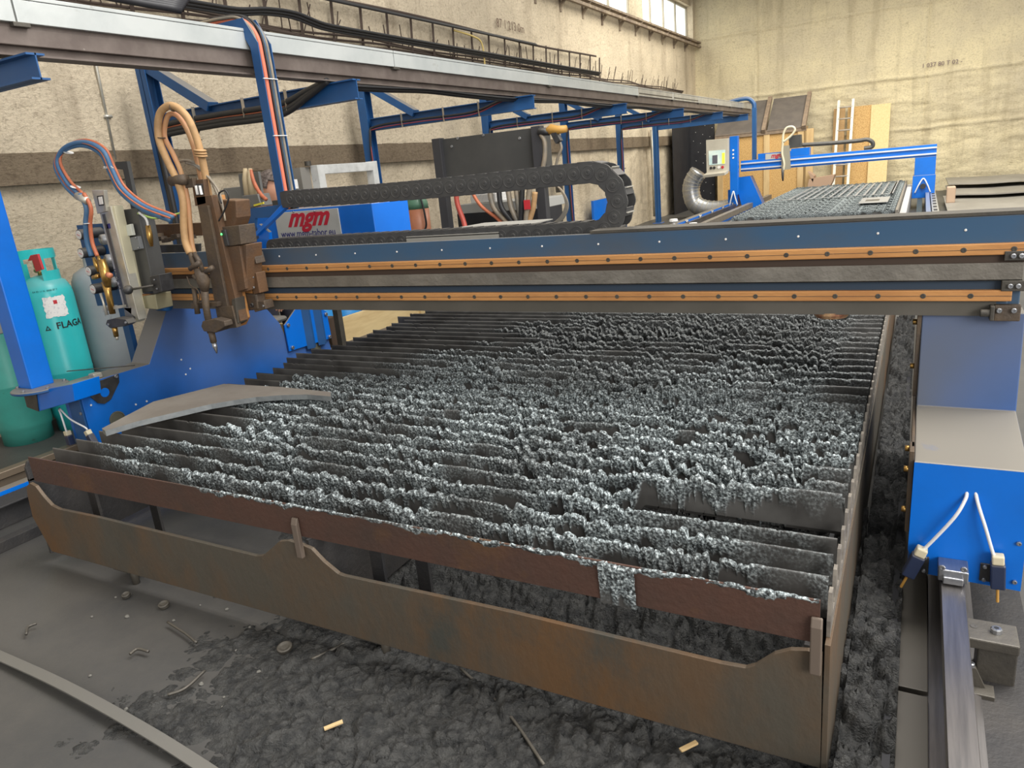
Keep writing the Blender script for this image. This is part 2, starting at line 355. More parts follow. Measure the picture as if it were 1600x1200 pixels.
# ---------------- rubble
def rubble(name, x0, x1, y0, y1, res, mask, amp, label, seed):
    nx = int((x1 - x0) / res) + 1; ny = int((y1 - y0) / res) + 1
    X, Y = np.meshgrid(np.linspace(x0, x1, nx), np.linspace(y0, y1, ny))
    wx = X + .03 * (vn(X * 12, Y * 12, seed + 1) - .5); wy = Y + .03 * (vn(X * 12, Y * 12, seed + 2) - .5)
    h = np.zeros(X.shape)
    for sc, A in ((7, .028), (17, .020), (40, .011)):
        f1, f2, c = worley(wx * sc, wy * sc, seed + int(sc)); h += A * (c * np.clip((f2 - f1) * 7, 0, 1) + .15 * np.clip(f2 - f1, 0, .5))
    h += .005 * fbm(X * 90, Y * 90, seed + 7, 2) + .006 * (worley(wx * 85, wy * 85, seed + 3)[2] - .5)
    mk = mask(X, Y); Zz = -.012 + mk * (.012 + h * amp) + np.where(mk > .02, .0, -.01)
    o = link(name, npmesh(name, np.stack([X, Y, Zz], -1).reshape(-1, 3), grid(nx, ny)), SLAGF, smooth=False)
    return tag(o, label, 'slag', kind='stuff')
SLAGF = mat('black_slag_gravel', (.020, .021, .022), .6, 0, (.06, .06, .058), 30, .38, .6, bump=1.0, bscale=150, col3=(.13, .13, .125), s3=70, lo3=.62, hi3=.72)
def mfront(X, Y):
    d = (X + 2.35 + .5 * (Y - 1.35)) ; n = fbm(X * 3, Y * 3, 41, 4) - .5
    a = ss(-.15, .75, d + n * .9); b = ss(.35, .9, X * .0 + (Y - .35) + n * .6)
    return np.clip(a * np.clip(.3 + b, 0, 1), 0, 1) * (.55 + .45 * ss(-1.9, -.9, X + n))
rubble('slag_gravel', -2.75, -.10, .75, 2.75, .0058, lambda X, Y: np.maximum(mfront(X, Y), ss(-2.5, -1.7, X + .6 * (fbm(X * 2, Y * 2, 5, 3) - .5)) * ss(1.5, 1.75, Y)) * (1 + 1.2 * ss(1.6, 2.0, Y) * ss(-2.0, -.9, X)), 1.0, 'loose black slag and cutting debris covering floor before and under the front of the table', 3)
rubble('slag_gravel', -.10, .022, 1.2, 6.5, .0075, lambda X, Y: np.ones(X.shape) * (1.2 + 1.2 * fbm(X * 2, Y * 2.5, 61, 3)), 1.15, 'band of black slag chunks in the gap right of the cutting table', 33)
# ---------------- cutting table
Y0, XL, XR = 1.48, -3.25, -.127
tb = T('cutting_table', (-1.7, 1.5, 0), 'long rusty steel cutting table frame with scalloped front plate', 'cutting table')
prof = [(65, 850), (51, 808), (43, 775), (41, 760), (46, 755), (55, 760), (68, 777), (80, 790), (92, 796), (150, 808), (400, 869), (411, 868), (425, 856), (436, 846), (450, 845), (470, 851), (486, 858), (505, 878), (528, 897), (536, 900), (800, 957.5), (1126, 1037), (1165, 1044), (1180, 1040), (1210, 1022), (1235, 1016), (1262, 1017), (1285, 1024)]
pr = [W(px, py, Y0) for px, py in prof]; pr = [Vector((p.x, Y0, p.z)) for p in pr]
pr += [Vector((-.128, Y0, .067)), Vector((-3.18, Y0, .067))]
MB().prism(pr[1:], (0, .014, 0)).build('front_plate', PLATE, tb, bevel=.0012)
# upstanding tabs carrying the front slat
for (tx, zt, zb_) in ((-1.665, .468, .33), (-.143, .470, .33)):
    MB().prism([(tx - .012, Y0 - .020, zb_), (tx - .012, Y0 - .020, zt - .02), (tx - .012, Y0 - .012, zt), (tx - .012, Y0 - .005, zt), (tx - .012, Y0 - .004, zb_)], (.024, 0, 0)).build('support_tab', mat('brown_tab', (.16, .125, .10), .55, .2), tb, bevel=.003)
# right side: long outer plate bulging as in photo, slotted comb tops
YE = 6.6
mb = MB(); mb.box((XR, Y0, .02), (XR + .012, YE, .40)); mb.build('side_plate', PLATE, tb, bevel=.001)
cmb = [(XR + .0, Y0 + .03, .36)]
y = Y0 + .03
while y < YE - .1:
    cmb += [(XR, y, .44), (XR, y + .02, .50), (XR, y + .045, .50), (XR, y + .05, .43), (XR, y + .0947, .43)]; y += .10
cmb += [(XR, YE, .36)]
MB().prism(cmb, (.008, 0, 0)).build('slat_comb', EDGE, tb)
MB().box((XL + .015, Y0 + .016, .04), (XL + .029, YE, .39)).prism([(XL + .015, Y0 + .016, .38), (XL + .015, Y0 + .016, .44), (XL + .015, Y0 + .03, .465), (XL + .015, Y0 + .06, .47), (XL + .015, Y0 + .09, .44), (XL + .015, Y0 + .1, .38)], (.014, 0, 0)).build('side_plate', DPLATE, tb, bevel=.001)
for k, xx in enumerate((-1.66, -.17)):
    for yy in (2.3, 3.2, 4.2):
        MB().box((xx, Y0 + .014, .05), (xx + .012, 2.1, .38)).build('inner_web', DPLATE, tb) if yy == 2.3 else None
for (xx, yy) in ((-3.05, 1.62), (-2.9, 1.78), (-1.52, 1.62), (-1.4, 1.7)):
    MB().box((xx, yy, .0), (xx + .05, yy + .012, .4)).build('rib', DPLATE, tb)
for (px, py) in ((203, 872), (603, 1015)):
    p = W(px, py, Y0 + .03)
    MB().cyl((p.x, Y0 + .03, 0.0), (p.x, Y0 + .03, .09), .014, 12).build('foot', SOOT, tb, smooth=True)
    MB().box((p.x - .1, Y0 + .01, .055), (p.x + .0, Y0 + .1, .07)).build('foot_bracket', SOOT, tb)
mb = MB()
for yy in (2.6, 3.6, 4.6, 5.6): mb.box((XL + .07, yy, .05), (XR, yy + .012, .38))
mb.build('cross_web', DPLATE, tb)
# ---------------- slats
def slagmat():
    m = bpy.data.materials.new('slag_crusted_steel'); m.use_nodes = True; nt = m.node_tree; N = nt.nodes; L = nt.links; b = N['Principled BSDF']
    at = N.new('ShaderNodeAttribute'); at.attribute_name = 'slag'; tc = N.new('ShaderNodeTexCoord')
    def nz(sc, det=6):
        n = N.new('ShaderNodeTexNoise'); n.inputs['Scale'].default_value = sc; n.inputs['Detail'].default_value = det; L.new(tc.outputs['Object'], n.inputs['Vector']); return n.outputs[0]
    def cr(src, stops):
        r = N.new('ShaderNodeValToRGB'); L.new(src, r.inputs[0]); e = r.color_ramp.elements
        e[0].position, e[0].color = stops[0][0], (*stops[0][1], 1); e[1].position, e[1].color = stops[-1][0], (*stops[-1][1], 1)
        for p, c in stops[1:-1]: x = e.new(p); x.color = (*c, 1)
        return r.outputs[0]
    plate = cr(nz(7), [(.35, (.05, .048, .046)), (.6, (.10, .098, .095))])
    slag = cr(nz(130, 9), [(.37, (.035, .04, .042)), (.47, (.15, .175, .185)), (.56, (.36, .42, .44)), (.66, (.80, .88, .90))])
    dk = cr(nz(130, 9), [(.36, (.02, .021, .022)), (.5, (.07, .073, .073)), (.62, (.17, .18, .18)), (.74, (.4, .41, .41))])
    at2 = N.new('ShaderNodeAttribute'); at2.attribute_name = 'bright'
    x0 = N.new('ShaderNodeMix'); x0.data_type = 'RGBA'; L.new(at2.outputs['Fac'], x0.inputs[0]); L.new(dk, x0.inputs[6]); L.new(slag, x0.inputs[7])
    x = N.new('ShaderNodeMix'); x.data_type = 'RGBA'; L.new(at.outputs['Fac'], x.inputs[0]); L.new(plate, x.inputs[6]); L.new(x0.outputs[2], x.inputs[7]); L.new(x.outputs[2], b.inputs['Base Color'])
    b.inputs['Roughness'].default_value = .5; b.inputs['Metallic'].default_value = .15
    bp = N.new('ShaderNodeBump'); bp.inputs['Strength'].default_value = 1.0; bp.inputs['Distance'].default_value = .008
    mm = N.new('ShaderNodeMath'); mm.operation = 'MULTIPLY'; L.new(nz(160, 4), mm.inputs[0]); L.new(at.outputs['Fac'], mm.inputs[1]); L.new(mm.outputs[0], bp.inputs['Height']); L.new(bp.outputs[0], b.inputs['Normal'])
    return m
SLAGM = slagmat()
def slat(y0, x0, x1, res, cov, bright, seed, ztop=.51, hgt=.108, dz=None, jk=1.0, lk=1.0, dk_=1.0):
    nx = int((x1 - x0) / res) + 1; x = np.linspace(x0, x1, nx)
    c = cov(x); 
    n1 = fbm(x * 26, x * 0 + seed, 1, 3); n2 = fbm(x * 9, x * 0 + seed, 5, 3); lump = worley(x * 34, x * 0 + seed * 3.3, 3)[0]
    notch = (vn(x * 55, x * 0 + seed * 7.7, 9) < .20) & (c > .25)
    uu = x / .023 + 1.6 * vn(x * 14, x * 0 + seed, 61); ci = np.floor(uu); tt = uu - ci
    tab = (_h(ci, ci * 0, seed) - .62) * .026 - .009 * np.abs(2 * tt - 1) ** 3 - (_h(ci, ci * 0 + 3, seed) > .55) * .018 * (tt < .16)
    top = ztop + jk * c * (tab * ss(.25, .7, c) + (.5 - lump) * .016 + (n2 - .45) * .022 + .004 * (vn(x * 260, x * 0 + seed, 88) - .5)) - notch * .014 * c * jk - (1 - c) * (vn(x * 40, x * 0 + seed, 71) < .08) * .004
    if dz is not None: top = top + dz(x)
    df = np.array([.0, .004, .010, .017, .025, .034, .044, .056, .07, .088, hgt]); db = np.array([.006, .018, .034, .06, hgt])
    side = np.r_[-np.ones(10), 0, np.ones(5)]; dd = np.r_[df[::-1][:10], 0, db]
    base = top - 0
    Xg = np.repeat(x[:, None], 16, 1); D = np.repeat(dd[None], nx, 0); SD = np.repeat(side[None], nx, 0)
    Zg = top[:, None] - D; bot = (ztop - hgt + (dz(x) if dz is not None else 0)); Zg[:, 0] = bot; Zg[:, -1] = bot
    drip = dk_ * (.010 + .022 * fbm(x * 3.5, x * 0 + seed, 23, 2) + .075 * vn(x * 20, x * 0 + seed, 21) ** 2.2 + .03 * _h(ci, ci * 0 + 7, seed) ** 2)
    fall = np.clip(1 - D / (drip[:, None] * 1.15), 0, 1) ** .6
    f1, f2, cc = worley(Xg * 38 + SD * 11, Zg * 34 + seed * 5.1, 7)
    f1b, _, _ = worley(Xg * 85 + SD * 7, Zg * 75 + seed * 2.1, 12)
    lum = lk * (np.clip(1.0 - f1, 0, 1) * .013 + np.clip(.9 - f1b, 0, 1) * .009 + .004 * vn(Xg * 240, Zg * 240, seed + 4))
    sl = c[:, None] * fall * (.35 + .9 * fbm(Xg * 14 + SD, Zg * 14, seed, 3))
    th = .0022 + sl * (lum + .0012)
    Yg = y0 + SD * th + (SD == 0) * 0
    Zg = Zg + sl * .006 * (vn(Xg * 90, Zg * 90, seed) - .5)
    V = np.stack([Xg, Yg, Zg], -1).reshape(-1, 3); F = grid(16, nx)
    ends = np.array([[0, 1, 2, 3]])
    me = npmesh('slat', V, F[:, ::-1])
    a = me.attributes.new('slag', 'FLOAT', 'POINT'); a.data.foreach_set('value', np.clip(sl * 2.6, 0, 1).ravel().astype(np.float32))
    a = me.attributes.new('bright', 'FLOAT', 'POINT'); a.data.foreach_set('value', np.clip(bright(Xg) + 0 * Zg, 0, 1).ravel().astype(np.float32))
    return link('slat', me, SLAGM)
GR = 'slats of the front cutting table'
y = Y0
idx = 0
while y < YE - .05:
    xl = -3.14 + (.02 * math.sin(idx * 3.1))
    if 15 <= idx <= 17 or idx in (26, 27): xl -= .1
    if idx == 0:
        s = T('slat', (-1.7, y, .40), 'reddish brown front slat with thin pale slag along its top edge', 'slat', GR)
        o0 = MB().box((-3.14, y - .003, .402), (-.138, y + .003, .508)).build('plate', RUSTP, s)
        so = slat(y, -2.2, -.14, .005, lambda x: .9 * ss(-2.2, -1.9, x) * (.4 + fbm(x * 5, x * 0, 3, 3)), lambda x: 1.2 + 0 * x, 900, ztop=.511, hgt=.03, jk=.12, lk=.35, dk_=.22)
        so.name = 'slag_bead'; so['label'] = 'pale slag bead'
        so.data.transform(Matrix.Translation(-Vector(s.location))); so.parent = s
        cr_ = slat(y - .004, -.645, -.55, .004, lambda x: 1 + 0 * x, lambda x: .8 + 0 * x, 950, ztop=.508, hgt=.115, jk=.2, lk=.6, dk_=2.5)
        cr_.name = 'slag_run'; cr_['label'] = 'grey run of slag over slat face'; cr_.data.transform(Matrix.Translation(-Vector(s.location))); cr_.parent = s
    else:
        yy = y
        def cov(x, yy=yy, idx=idx):
            left = float(np.interp(yy, [1.5, 2.2, 2.45, 2.7, 3.3, 3.8, 4.2, 5], [-2.9, -2.85, -2.5, -2.35, -2.5, -2.3, -2.05, -1.9])) + .12 * math.sin(yy * 37)
            n = fbm(x * 1.4, x * 0 + yy * 2.5, 77, 3) - .5
            c = ss(left - .1, left + .35, x + n * .7) * (1 - .75 * ss(-.36, -.2, x + .25 * n)) * (.62 + 1.9 * (fbm(x * 4.5, x * 0 + yy * 5, 78, 2) - .42))
            if 2.2 < yy < 2.75: c = np.maximum(c, .7 * ss(-2.95, -2.9, x) * (fbm(x * 3, x * 0 + yy, 12, 2) > .4))
            return np.clip(c, 0, 1.2)
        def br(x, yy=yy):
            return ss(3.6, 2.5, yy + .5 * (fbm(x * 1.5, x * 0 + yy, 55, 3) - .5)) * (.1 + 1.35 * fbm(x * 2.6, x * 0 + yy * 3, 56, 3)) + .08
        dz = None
        if idx == 4: dz = lambda x: .062 * ss(-.70, -.66, x)
        if idx == 3: dz = lambda x: -.012 * ss(-.9, -.6, x)
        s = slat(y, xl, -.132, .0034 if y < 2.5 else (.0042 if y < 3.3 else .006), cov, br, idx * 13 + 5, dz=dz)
        side = 'slag-crusted steel slat with jagged top, %s behind the reddish brown front slat' % ordw(idx)
        if idx == 4: side = 'slag-crusted slat lifted at its right half, fourth behind the reddish brown front slat'
        tag(s, side, 'slat', GR)
    y += .103 if idx != 0 else .1; idx += 1
# offcut plate on the table, left
arc = [(165, 676), (215, 661), (270, 648), (330, 634), (365, 628), (400, 623), (440, 620), (480, 619), (517, 622)]
top_ = [(517, 615), (440, 607), (350, 602), (240, 630), (160, 672)]
P = [Wz(a, b, .535) for a, b in arc + top_]; P = [Vector((p.x, p.y, .519)) for p in P]
oc = tag(MB().prism(P, (0, 0, .024)).build('steel_offcut', mat('dusty_offcut_plate', (.17, .15, .13), .55, .2, (.22, .2, .175), 4)), 'triangular steel plate offcut with curved front edge lying on the left slats', 'steel offcut')
oc.data.materials.append(mat('flame_cut_edge', (.30, .32, .33), .4, .5, (.22, .24, .25), 20))
for p_ in oc.data.polygons:
    if abs(p_.normal.z) < .5: p_.material_index = 1
# ================================================================ front gantry
G = T('cutting_gantry', (-1.9, 2.6, .2), 'large blue gantry of the front flame cutter with copper guide rails spanning the table', 'gantry')
YB = 2.65
BX0, BX1 = -4.05, .285
MB().box((BX0, YB, .885), (BX1, 2.97, 1.135)).box((BX0, YB - .004, .882), (BX1 - .03, YB + .03, .926)).box((BX0, YB - .002, 1.072), (BX1, YB + .012, 1.185)).build('beam', BEAMB, G, bevel=.003)
MB().box((-1.10, YB - .006, 1.186), (BX1 + .02, YB + .10, 1.196)).build('top_strip', SOOT, G)
MB().box((BX0 + .02, YB - .009, .880), (BX1 - .06, YB - .003, .929)).build('lower_band', mat('grey_brown_band', (.085, .078, .065), .5, .1, (.11, .10, .085), 3), G)
for k, (z0, z1, x1) in enumerate(((1.070, 1.104, .285), (.929, .963, .262))):
    r = MB().box((-3.88, YB - .026, z0), (x1, YB + .004, z1)).build('guide_rail', COPPER, G, bevel=.0025)
    MB().box((-3.88, YB - .0275, (z0 + z1) / 2 - .0012), (x1, YB - .026, (z0 + z1) / 2 + .0002)).build('rail_seam', BROWND, r)
    n = 28
    for i in range(n):
        x = -3.2 + .128 * i + (0 if k == 0 else .028)
        if x > x1 - .02: break
        b_ = bolt(MB(), (x, YB - .0262, (z0 + z1) / 2), (0, -1, 0), .008, .002).build('bolt', SOOT, r, smooth=False)
MB().box((-3.8, YB - .022, .992), (BX1, YB - .016, 1.046)).box((-3.8, YB - .022, .992), (BX1, YB + .01, .996)).build('cover_strip', COVER, G, bevel=.001)
MB().box((-3.8, YB - .012, 1.044), (BX1, YB + .002, 1.07)).build('upper_groove', mat('brown_groove', (.05, .03, .02), .7), G)
MB().box((-3.8, YB - .006, .963), (BX1, YB + .002, .992)).build('lower_groove', mat('dull_blue_groove', (.02, .04, .07), .6), G)
# right end fittings
for (px, py, wd, hh) in ((1588, 399, .045, .014), (1583, 446, .045, .016)):
    p = W(px, py, YB - .02); e = MB().box((p.x - .03, YB - .03, p.z - hh), (p.x + .04, YB, p.z + hh)).build('end_stop', SOOT, G, bevel=.002)
    for dx in (-.008, .012): bolt(MB(), (p.x + dx, YB - .03, p.z), (0, -1, 0), .0075, .008).build('bolt', STEEL, e)
p0, p1 = W(1553, 474, YB), W(1592, 499, YB)
e = MB().box((p0.x, YB - .03, p1.z), (p1.x, YB - .004, p0.z)).build('end_bracket', BROWND, G, bevel=.003)
for (px, py) in ((1561, 485), (1584, 485)):
    p = W(px, py, YB - .03); bolt(MB(), (p.x, YB - .03, p.z), (0, -1, 0), .008, .01).build('bolt', STEEL, e)
p = W(1545, 486, YB); MB().cyl((p.x - .025, YB - .03, p.z), (p.x + .005, YB - .03, p.z), .012).box((p.x, YB - .045, p.z - .022), (p.x + .012, YB, p.z + .024)).build('buffer', SOOT, G, bevel=.003)
for px in (459, 519, 578, 607, 616, 873, 998, 1010, 1272, 1403, 1532): 
    pass
mb = MB()
for i in range(13):
    x = -2.75 + .24 * i; mb.lathe((x, YB - .002, 1.145), [(.004, 0), (.004, .002), (.001, .003)], 8, (0, -1, 0))
mb.build('rivet_row', PAPER, G)
c = W(1297, 494, YB); MB().lathe((c.x, YB + .05, .883), [(.05, -.022), (.06, -.01), (.062, 0)], 20).build('burnt_boss', mat('burnt_copper', (.28, .12, .07), .6, .3, (.6, .4, .22), 30), G)
# right leg
xl, xr = .03, .305
legP = [(0, 2.25, .175), (0, 2.25, .533), (0, 2.64, .575), (0, 2.66, .885), (0, 2.99, .885), (0, 3.3, .535), (0, 3.3, .175)]
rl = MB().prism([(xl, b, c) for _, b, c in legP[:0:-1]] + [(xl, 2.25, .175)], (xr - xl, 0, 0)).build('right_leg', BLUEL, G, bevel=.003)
MB().prism([(xl - .002, 2.249, .25), (xl + .03, 2.249, .178), (xr + .01, 2.249, .168), (xr + .01, 2.249, .27), (xr - .004, 2.249, .533), (xl, 2.249, .533)], (0, -.004, 0)).build('front_panel', BLUE, rl)
mb = MB().box((xl - .014, 2.26, .3), (xl - .001, 2.34, .56)).box((xl - .014, 2.66, .6), (xl - .001, 2.71, .88)).box((xl - .01, 2.3, .5), (xl - .001, 2.95, .56))
mb.build('side_strap', BROWND, rl, bevel=.002)
for (yy, zz) in ((2.27, .50), (2.32, .545), (2.68, .7), (2.68, .85), (2.27, .37)):
    MB().cyl((xl - .026, yy, zz), (xl - .012, yy, zz), .009, 10).build('bolt', BRASS, rl, smooth=True)
def scr(px, py, y, parent, r=.007): 
    p = W(px, py, y); return bolt(MB(), (p.x, y, p.z), (0, -1, 0), r, .007).build('screw', STEEL, parent)
for px, py in ((1592, 849), (1585, 909)): scr(px, py, 2.245, rl, .0065)
def switch(name, parent, c, tilt, cab, label, out):
    c = Vector(c); d = Vector((math.sin(tilt), 0, -math.cos(tilt)))
    s = MB().bar(c - d * .038, c + d * .038, .036, .034, (0, 1, 0)).build(name, mat('navy_switch_body', (.02, .03, .07), .4, dust=.4), parent, bevel=.004, label=label)
    MB().bar(c - d * .065, c - d * .038, .03, .03, (0, 1, 0)).build('gland', mat('cream_gland', (.62, .56, .4), .5), s, bevel=.004)
    MB().cyl(c + d * .036, c + d * .085, .004, 8).build('plunger', OCHRE, s)
    MB().tube(spline([c - d * .06] + cab, 8), .0048, 10).build('cable', WHITEC, s, smooth=True)
    return s
def P2(px, py, y): return W(px, py, y)
c1 = W(1427, 883, 2.22); c2 = W(1559, 899, 2.22)
switch('limit_switch', rl, c1, -.34, [W(1446, 856, 2.22), W(1490, 810, 2.22), W(1508, 781, 2.235), W(1511, 768, 2.25)], None, 0)
switch('limit_switch', rl, c2, .07, [W(1553, 868, 2.22), W(1540, 825, 2.22), W(1529, 790, 2.235), W(1524, 768, 2.25)], None, 0)
for (px0, py0, px1, py1) in ((1430, 868, 1450, 897), (1532, 880, 1553, 910)):
    a = W(px0, py0, 2.24); b = W(px1, py1, 2.24); MB().box((a.x, 2.238, b.z), (b.x, 2.245, a.z)).build('switch_plate', BLACKP, rl, bevel=.001)
for px, py in ((1445, 871), (1443, 891), (1539, 885), (1537, 905)): scr(px, py, 2.238, rl, .006)
a = W(1466, 881, 2.2); b = W(1512, 903, 2.2)
sc = MB().box((a.x, 2.17, .205), (b.x, 2.245, a.z)).box((a.x + .012, 2.155, .205), (b.x - .012, 2.175, a.z - .015)).build('rail_scraper', STEEL, rl, bevel=.003)
for px, py in ((1472, 886), (1506, 889)): scr(px, py, 2.17, sc, .009)
# left leg (side plate, slanted front, beam seat)
XS = -3.95
def Y_(px, py): v = U(px, py, 'x', XS); return (XS, float(v[1]), float(v[2]))
lp = [(XS, 2.2, .19), (XS, 2.2, .545), (XS, 2.64, .545), (XS, 2.84, .84), (XS, 2.84, .885), (XS, 3.33, .885), Y_(418, 484), Y_(437, 505), Y_(449, 533), (XS, 4.15, .33), (XS, 4.17, .19)]
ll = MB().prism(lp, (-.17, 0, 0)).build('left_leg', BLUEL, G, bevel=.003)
MB().prism([(-3.956, 2.198, .20), (-4.075, 2.198, .20), (-4.06, 2.198, .54), (-3.956, 2.198, .54)], (0, -.01, 0)).build('end_plate', BLUED, ll, bevel=.002)
for px, py in ((117, 606), (127, 646)): scr(px, py, 2.188, ll, .009)
q = [Y_(a, b) for a, b in ((128, 605), (184, 584), (185, 597), (172, 624), (162, 631), (152, 630), (130, 612))]
lb = MB().prism([(XS + .002, v[1], v[2]) for v in q], (.008, 0, 0)).build('lifting_plate', BLACKP, ll, bevel=.001)
c = Y_(162, 613); MB().lathe((XS + .0105, c[1], c[2]), [(.026, 0), (.026, .001)], 24, (1, 0, 0)).build('hole', BLUE, lb)
for px, py in ((135, 602), (179, 588)):
    c = Y_(px, py); bolt(MB(), (XS + .01, c[1], c[2]), (1, 0, 0), .011, .01).build('bolt', STEEL, lb)
for px, py in ((142, 633), (212, 632), (229, 627), (290, 585), (283, 562), (297, 576)):
    c = Y_(px, py); MB().lathe((XS + .001, c[1], c[2]), [(.006, 0), (.005, .003)], 10, (1, 0, 0)).build('rivet', PAPER, ll)
c = Y_(183, 655); MB().lathe((XS + .001, c[1], c[2]), [(.047, 0), (.047, .006), (.04, .007), (.04, .003)], 28, (1, 0, 0)).build('plug', mat('greenish_plug', (.10, .1, .075), .6), ll)
c = Y_(493, 545); MB().lathe((XS + .001, c[1], c[2]), [(.05, 0), (.05, .006)], 28, (1, 0, 0)).build('plug', mat('greenish_plug', (.1, .1, .075), .6), ll)
# plate + two V channels behind beam
q = [Y_(a, b) for a, b in ((441, 508), (449, 549), (515, 528), (507, 487), (480, 470), (460, 480))]
pb = MB().prism([(XS + .01, v[1], v[2]) for v in q], (.012, 0, 0)).build('channel_plate', BLUE, ll, bevel=.002)
for a, b, c_, d in ((464, 470, 482, 542), (482, 466, 499, 535)):
    u0 = Y_(a, b); u1 = Y_(c_ - 8, d - 3); w_ = .09
    MB().prism([(XS + .022, u0[1], u0[2] + .05), (XS + .05, u0[1] + w_ / 2, u0[2] + .05), (XS + .022, u0[1] + w_, u0[2] + .05)], Vector((0, 0, -(u0[2] + .05 - .31)))).build('v_channel', BLUED, pb)
for px, py in ((446, 508), (453, 543), (505, 491), (511, 526)):
    c = Y_(px, py); bolt(MB(), (XS + .022, c[1], c[2]), (1, 0, 0), .014, .014).build('bolt', STEEL, pb)
# switches at left front foot
switch('limit_switch', ll, W(110, 690, 2.17), .1, [W(103, 672, 2.16), W(96, 650, 2.16), W(92, 640, 2.18)], None, 0)
switch('limit_switch', ll, W(145, 689, 2.17), .45, [W(133, 668, 2.16), W(110, 655, 2.16), W(93, 638, 2.18)], None, 0)
# operator-arm post with disk foot
ab = MB().prism([W(38, 618, 2.1), W(60, 643, 2.1), W(117, 627, 2.1), W(113, 600, 2.1), W(60, 610, 2.1)], (0, .15, 0)).build('arm_box', BLUE, G, bevel=.003)
MB().prism([W(37, 617, 2.095), W(42, 636, 2.095), W(60, 643, 2.095), W(56, 612, 2.095)], (0, .02, 0)).build('arm_opening', BLACKP, ab)
dk = MB().lathe((-4.185, 2.13, .532), [(.135, 0), (.14, .004), (.14, .014), (.135, .018)], 40).build('post_disk', BLUED, G, smooth=False)
for a in (-2.6, -1.2, -.2, 1.2, 2.4): bolt(MB(), (-4.185 + .12 * math.cos(a), 2.13 + .12 * math.sin(a), .55), (0, 0, 1), .009, .01).build('bolt', STEEL, dk)
po = MB().box((-4.29, 2.075, .548), (-4.165, 2.2, 2.3)).build('post', BLUE, G, bevel=.006)
# pen/bracket bits on top of left leg front
MB().bar(W(105, 580, 2.35), W(210, 571, 2.45), .01, .004).build('scriber', SOOT, ll)
MB().box((-4.02, 2.31, .546), (-3.97, 2.36, .575)).build('latch', ALU, ll, bevel=.004)
# sign box behind beam
bx = MB().prism([(-3.75, 3.2, 1.0), (-2.58, 3.2, 1.0), (-2.50, 3.36, 1.0), (-2.50, 3.42, 1.0), (-3.75, 3.42, 1.0)], (0, 0, .345)).build('control_box', BLUE, G, bevel=.004)
a = W(428, 333, 3.19); b = W(527, 327, 3.19); c = W(540, 371, 3.19)
sg = MB().box((a.x, 3.192, 1.15), (b.x, 3.199, a.z)).build('sign_panel', SIGN, bx, bevel=.001)
o = W(450, 354, 3.19); e = W(507, 350, 3.19)
text('mgm', (e.x - o.x) * .55, (o.x, 3.191, o.z), (1, 0, 0), (0, 0, .95), LOGO, sg, 'logo', .0006, shear=.55, bold=.005)
o = W(440, 371.5, 3.19); e = W(526, 370, 3.19)
text('www.mgm-tabor.eu', (e.x - o.x) * .123, (o.x, 3.191, o.z), (1.0, 0, 0), (0, 0, 1.15), NAVY, sg, 'web_address', .0006)
for px, py in ((459, 331), (492, 330)): scr(px, py, 3.192, sg, .005)
# supply arch (channel column) with hoses
ax, ay = -3.16, 3.30
CP = [(-.1, 1.345), (-.04, 1.345), (-.04, 2.235), (-.12, 2.37), (-.75, 2.37), (-.75, 2.315), (-.155, 2.315), (-.1, 2.215)]
ar = MB()
for yy in (ay - .1, ay - .006): ar.prism([(ax + a_, yy, c_) for a_, c_ in CP], (0, .006, 0))
ar.box((ax - .1, ay - .094, 1.345), (ax - .094, ay - .006, 2.215)).prism([(ax - .1, ay - .094, 2.215), (ax - .094, ay - .094, 2.215), (ax - .15, ay - .094, 2.321), (ax - .155, ay - .094, 2.315)], (0, .088, 0)).box((ax - .75, ay - .094, 2.315), (ax - .155, ay - .006, 2.321))
arm = ar.build('supply_arm', BLUED, G, bevel=.001)
def armh(dx, dy, r, m, zt=0):
    pts = [(ax - .06 + dx, ay - .05 + dy, z) for z in (1.35, 1.5, 1.9, 2.15)] + [(ax - .075 + dx * .7, ay - .05 + dy, 2.28 + zt), (ax - .16 + dx * .5, ay - .05 + dy, 2.365 + zt), (ax - .3, ay - .05 + dy, 2.385 + zt), (ax - .5, ay - .05 + dy, 2.39 + zt), (ax - .8, ay - .04 + dy, 2.39 + zt)]
    hoses('hose', arm, pts, r, m)
armh(.0, -.016, .0135, mat('salmon_hose', (.62, .16, .09), .5)); armh(-.005, .018, .013, BLUEH, .012); armh(-.02, .0, .012, RUBBER, .02); armh(.005, .035, .009, GREYH, .0); armh(-.005, -.034, .008, GREYH, .01); armh(.012, .004, .007, RUBBER, .02)
for z in (1.42, 1.75, 2.05): MB().box((ax - .045, ay - .102, z), (ax - .036, ay + .002, z + .004)).build('cable_tie', PAPER, arm)
# carriage tow bracket (blue frame left of chain)
def ppoly(pts, y, dy): return MB().prism([W(a, b, y) for a, b in pts], (0, dy, 0))
tw = ppoly([(368, 330), (400, 324), (437, 320), (452, 318), (428, 334), (420, 340), (398, 341), (398, 357), (418, 349), (398, 375), (382, 372), (378, 345), (370, 340)], 2.8, .02)
tw = tw.build('tow_bracket', BLUED, G)
ppoly([(391, 371), (400, 369), (452, 319), (441, 318)], 2.76, .03).build('tow_strut', BLUE, tw, bevel=.002)
ppoly([(405, 373), (401, 352), (405, 350), (420, 363), (421, 376)], 2.78, .02).build('tow_gusset', BLUE, tw)
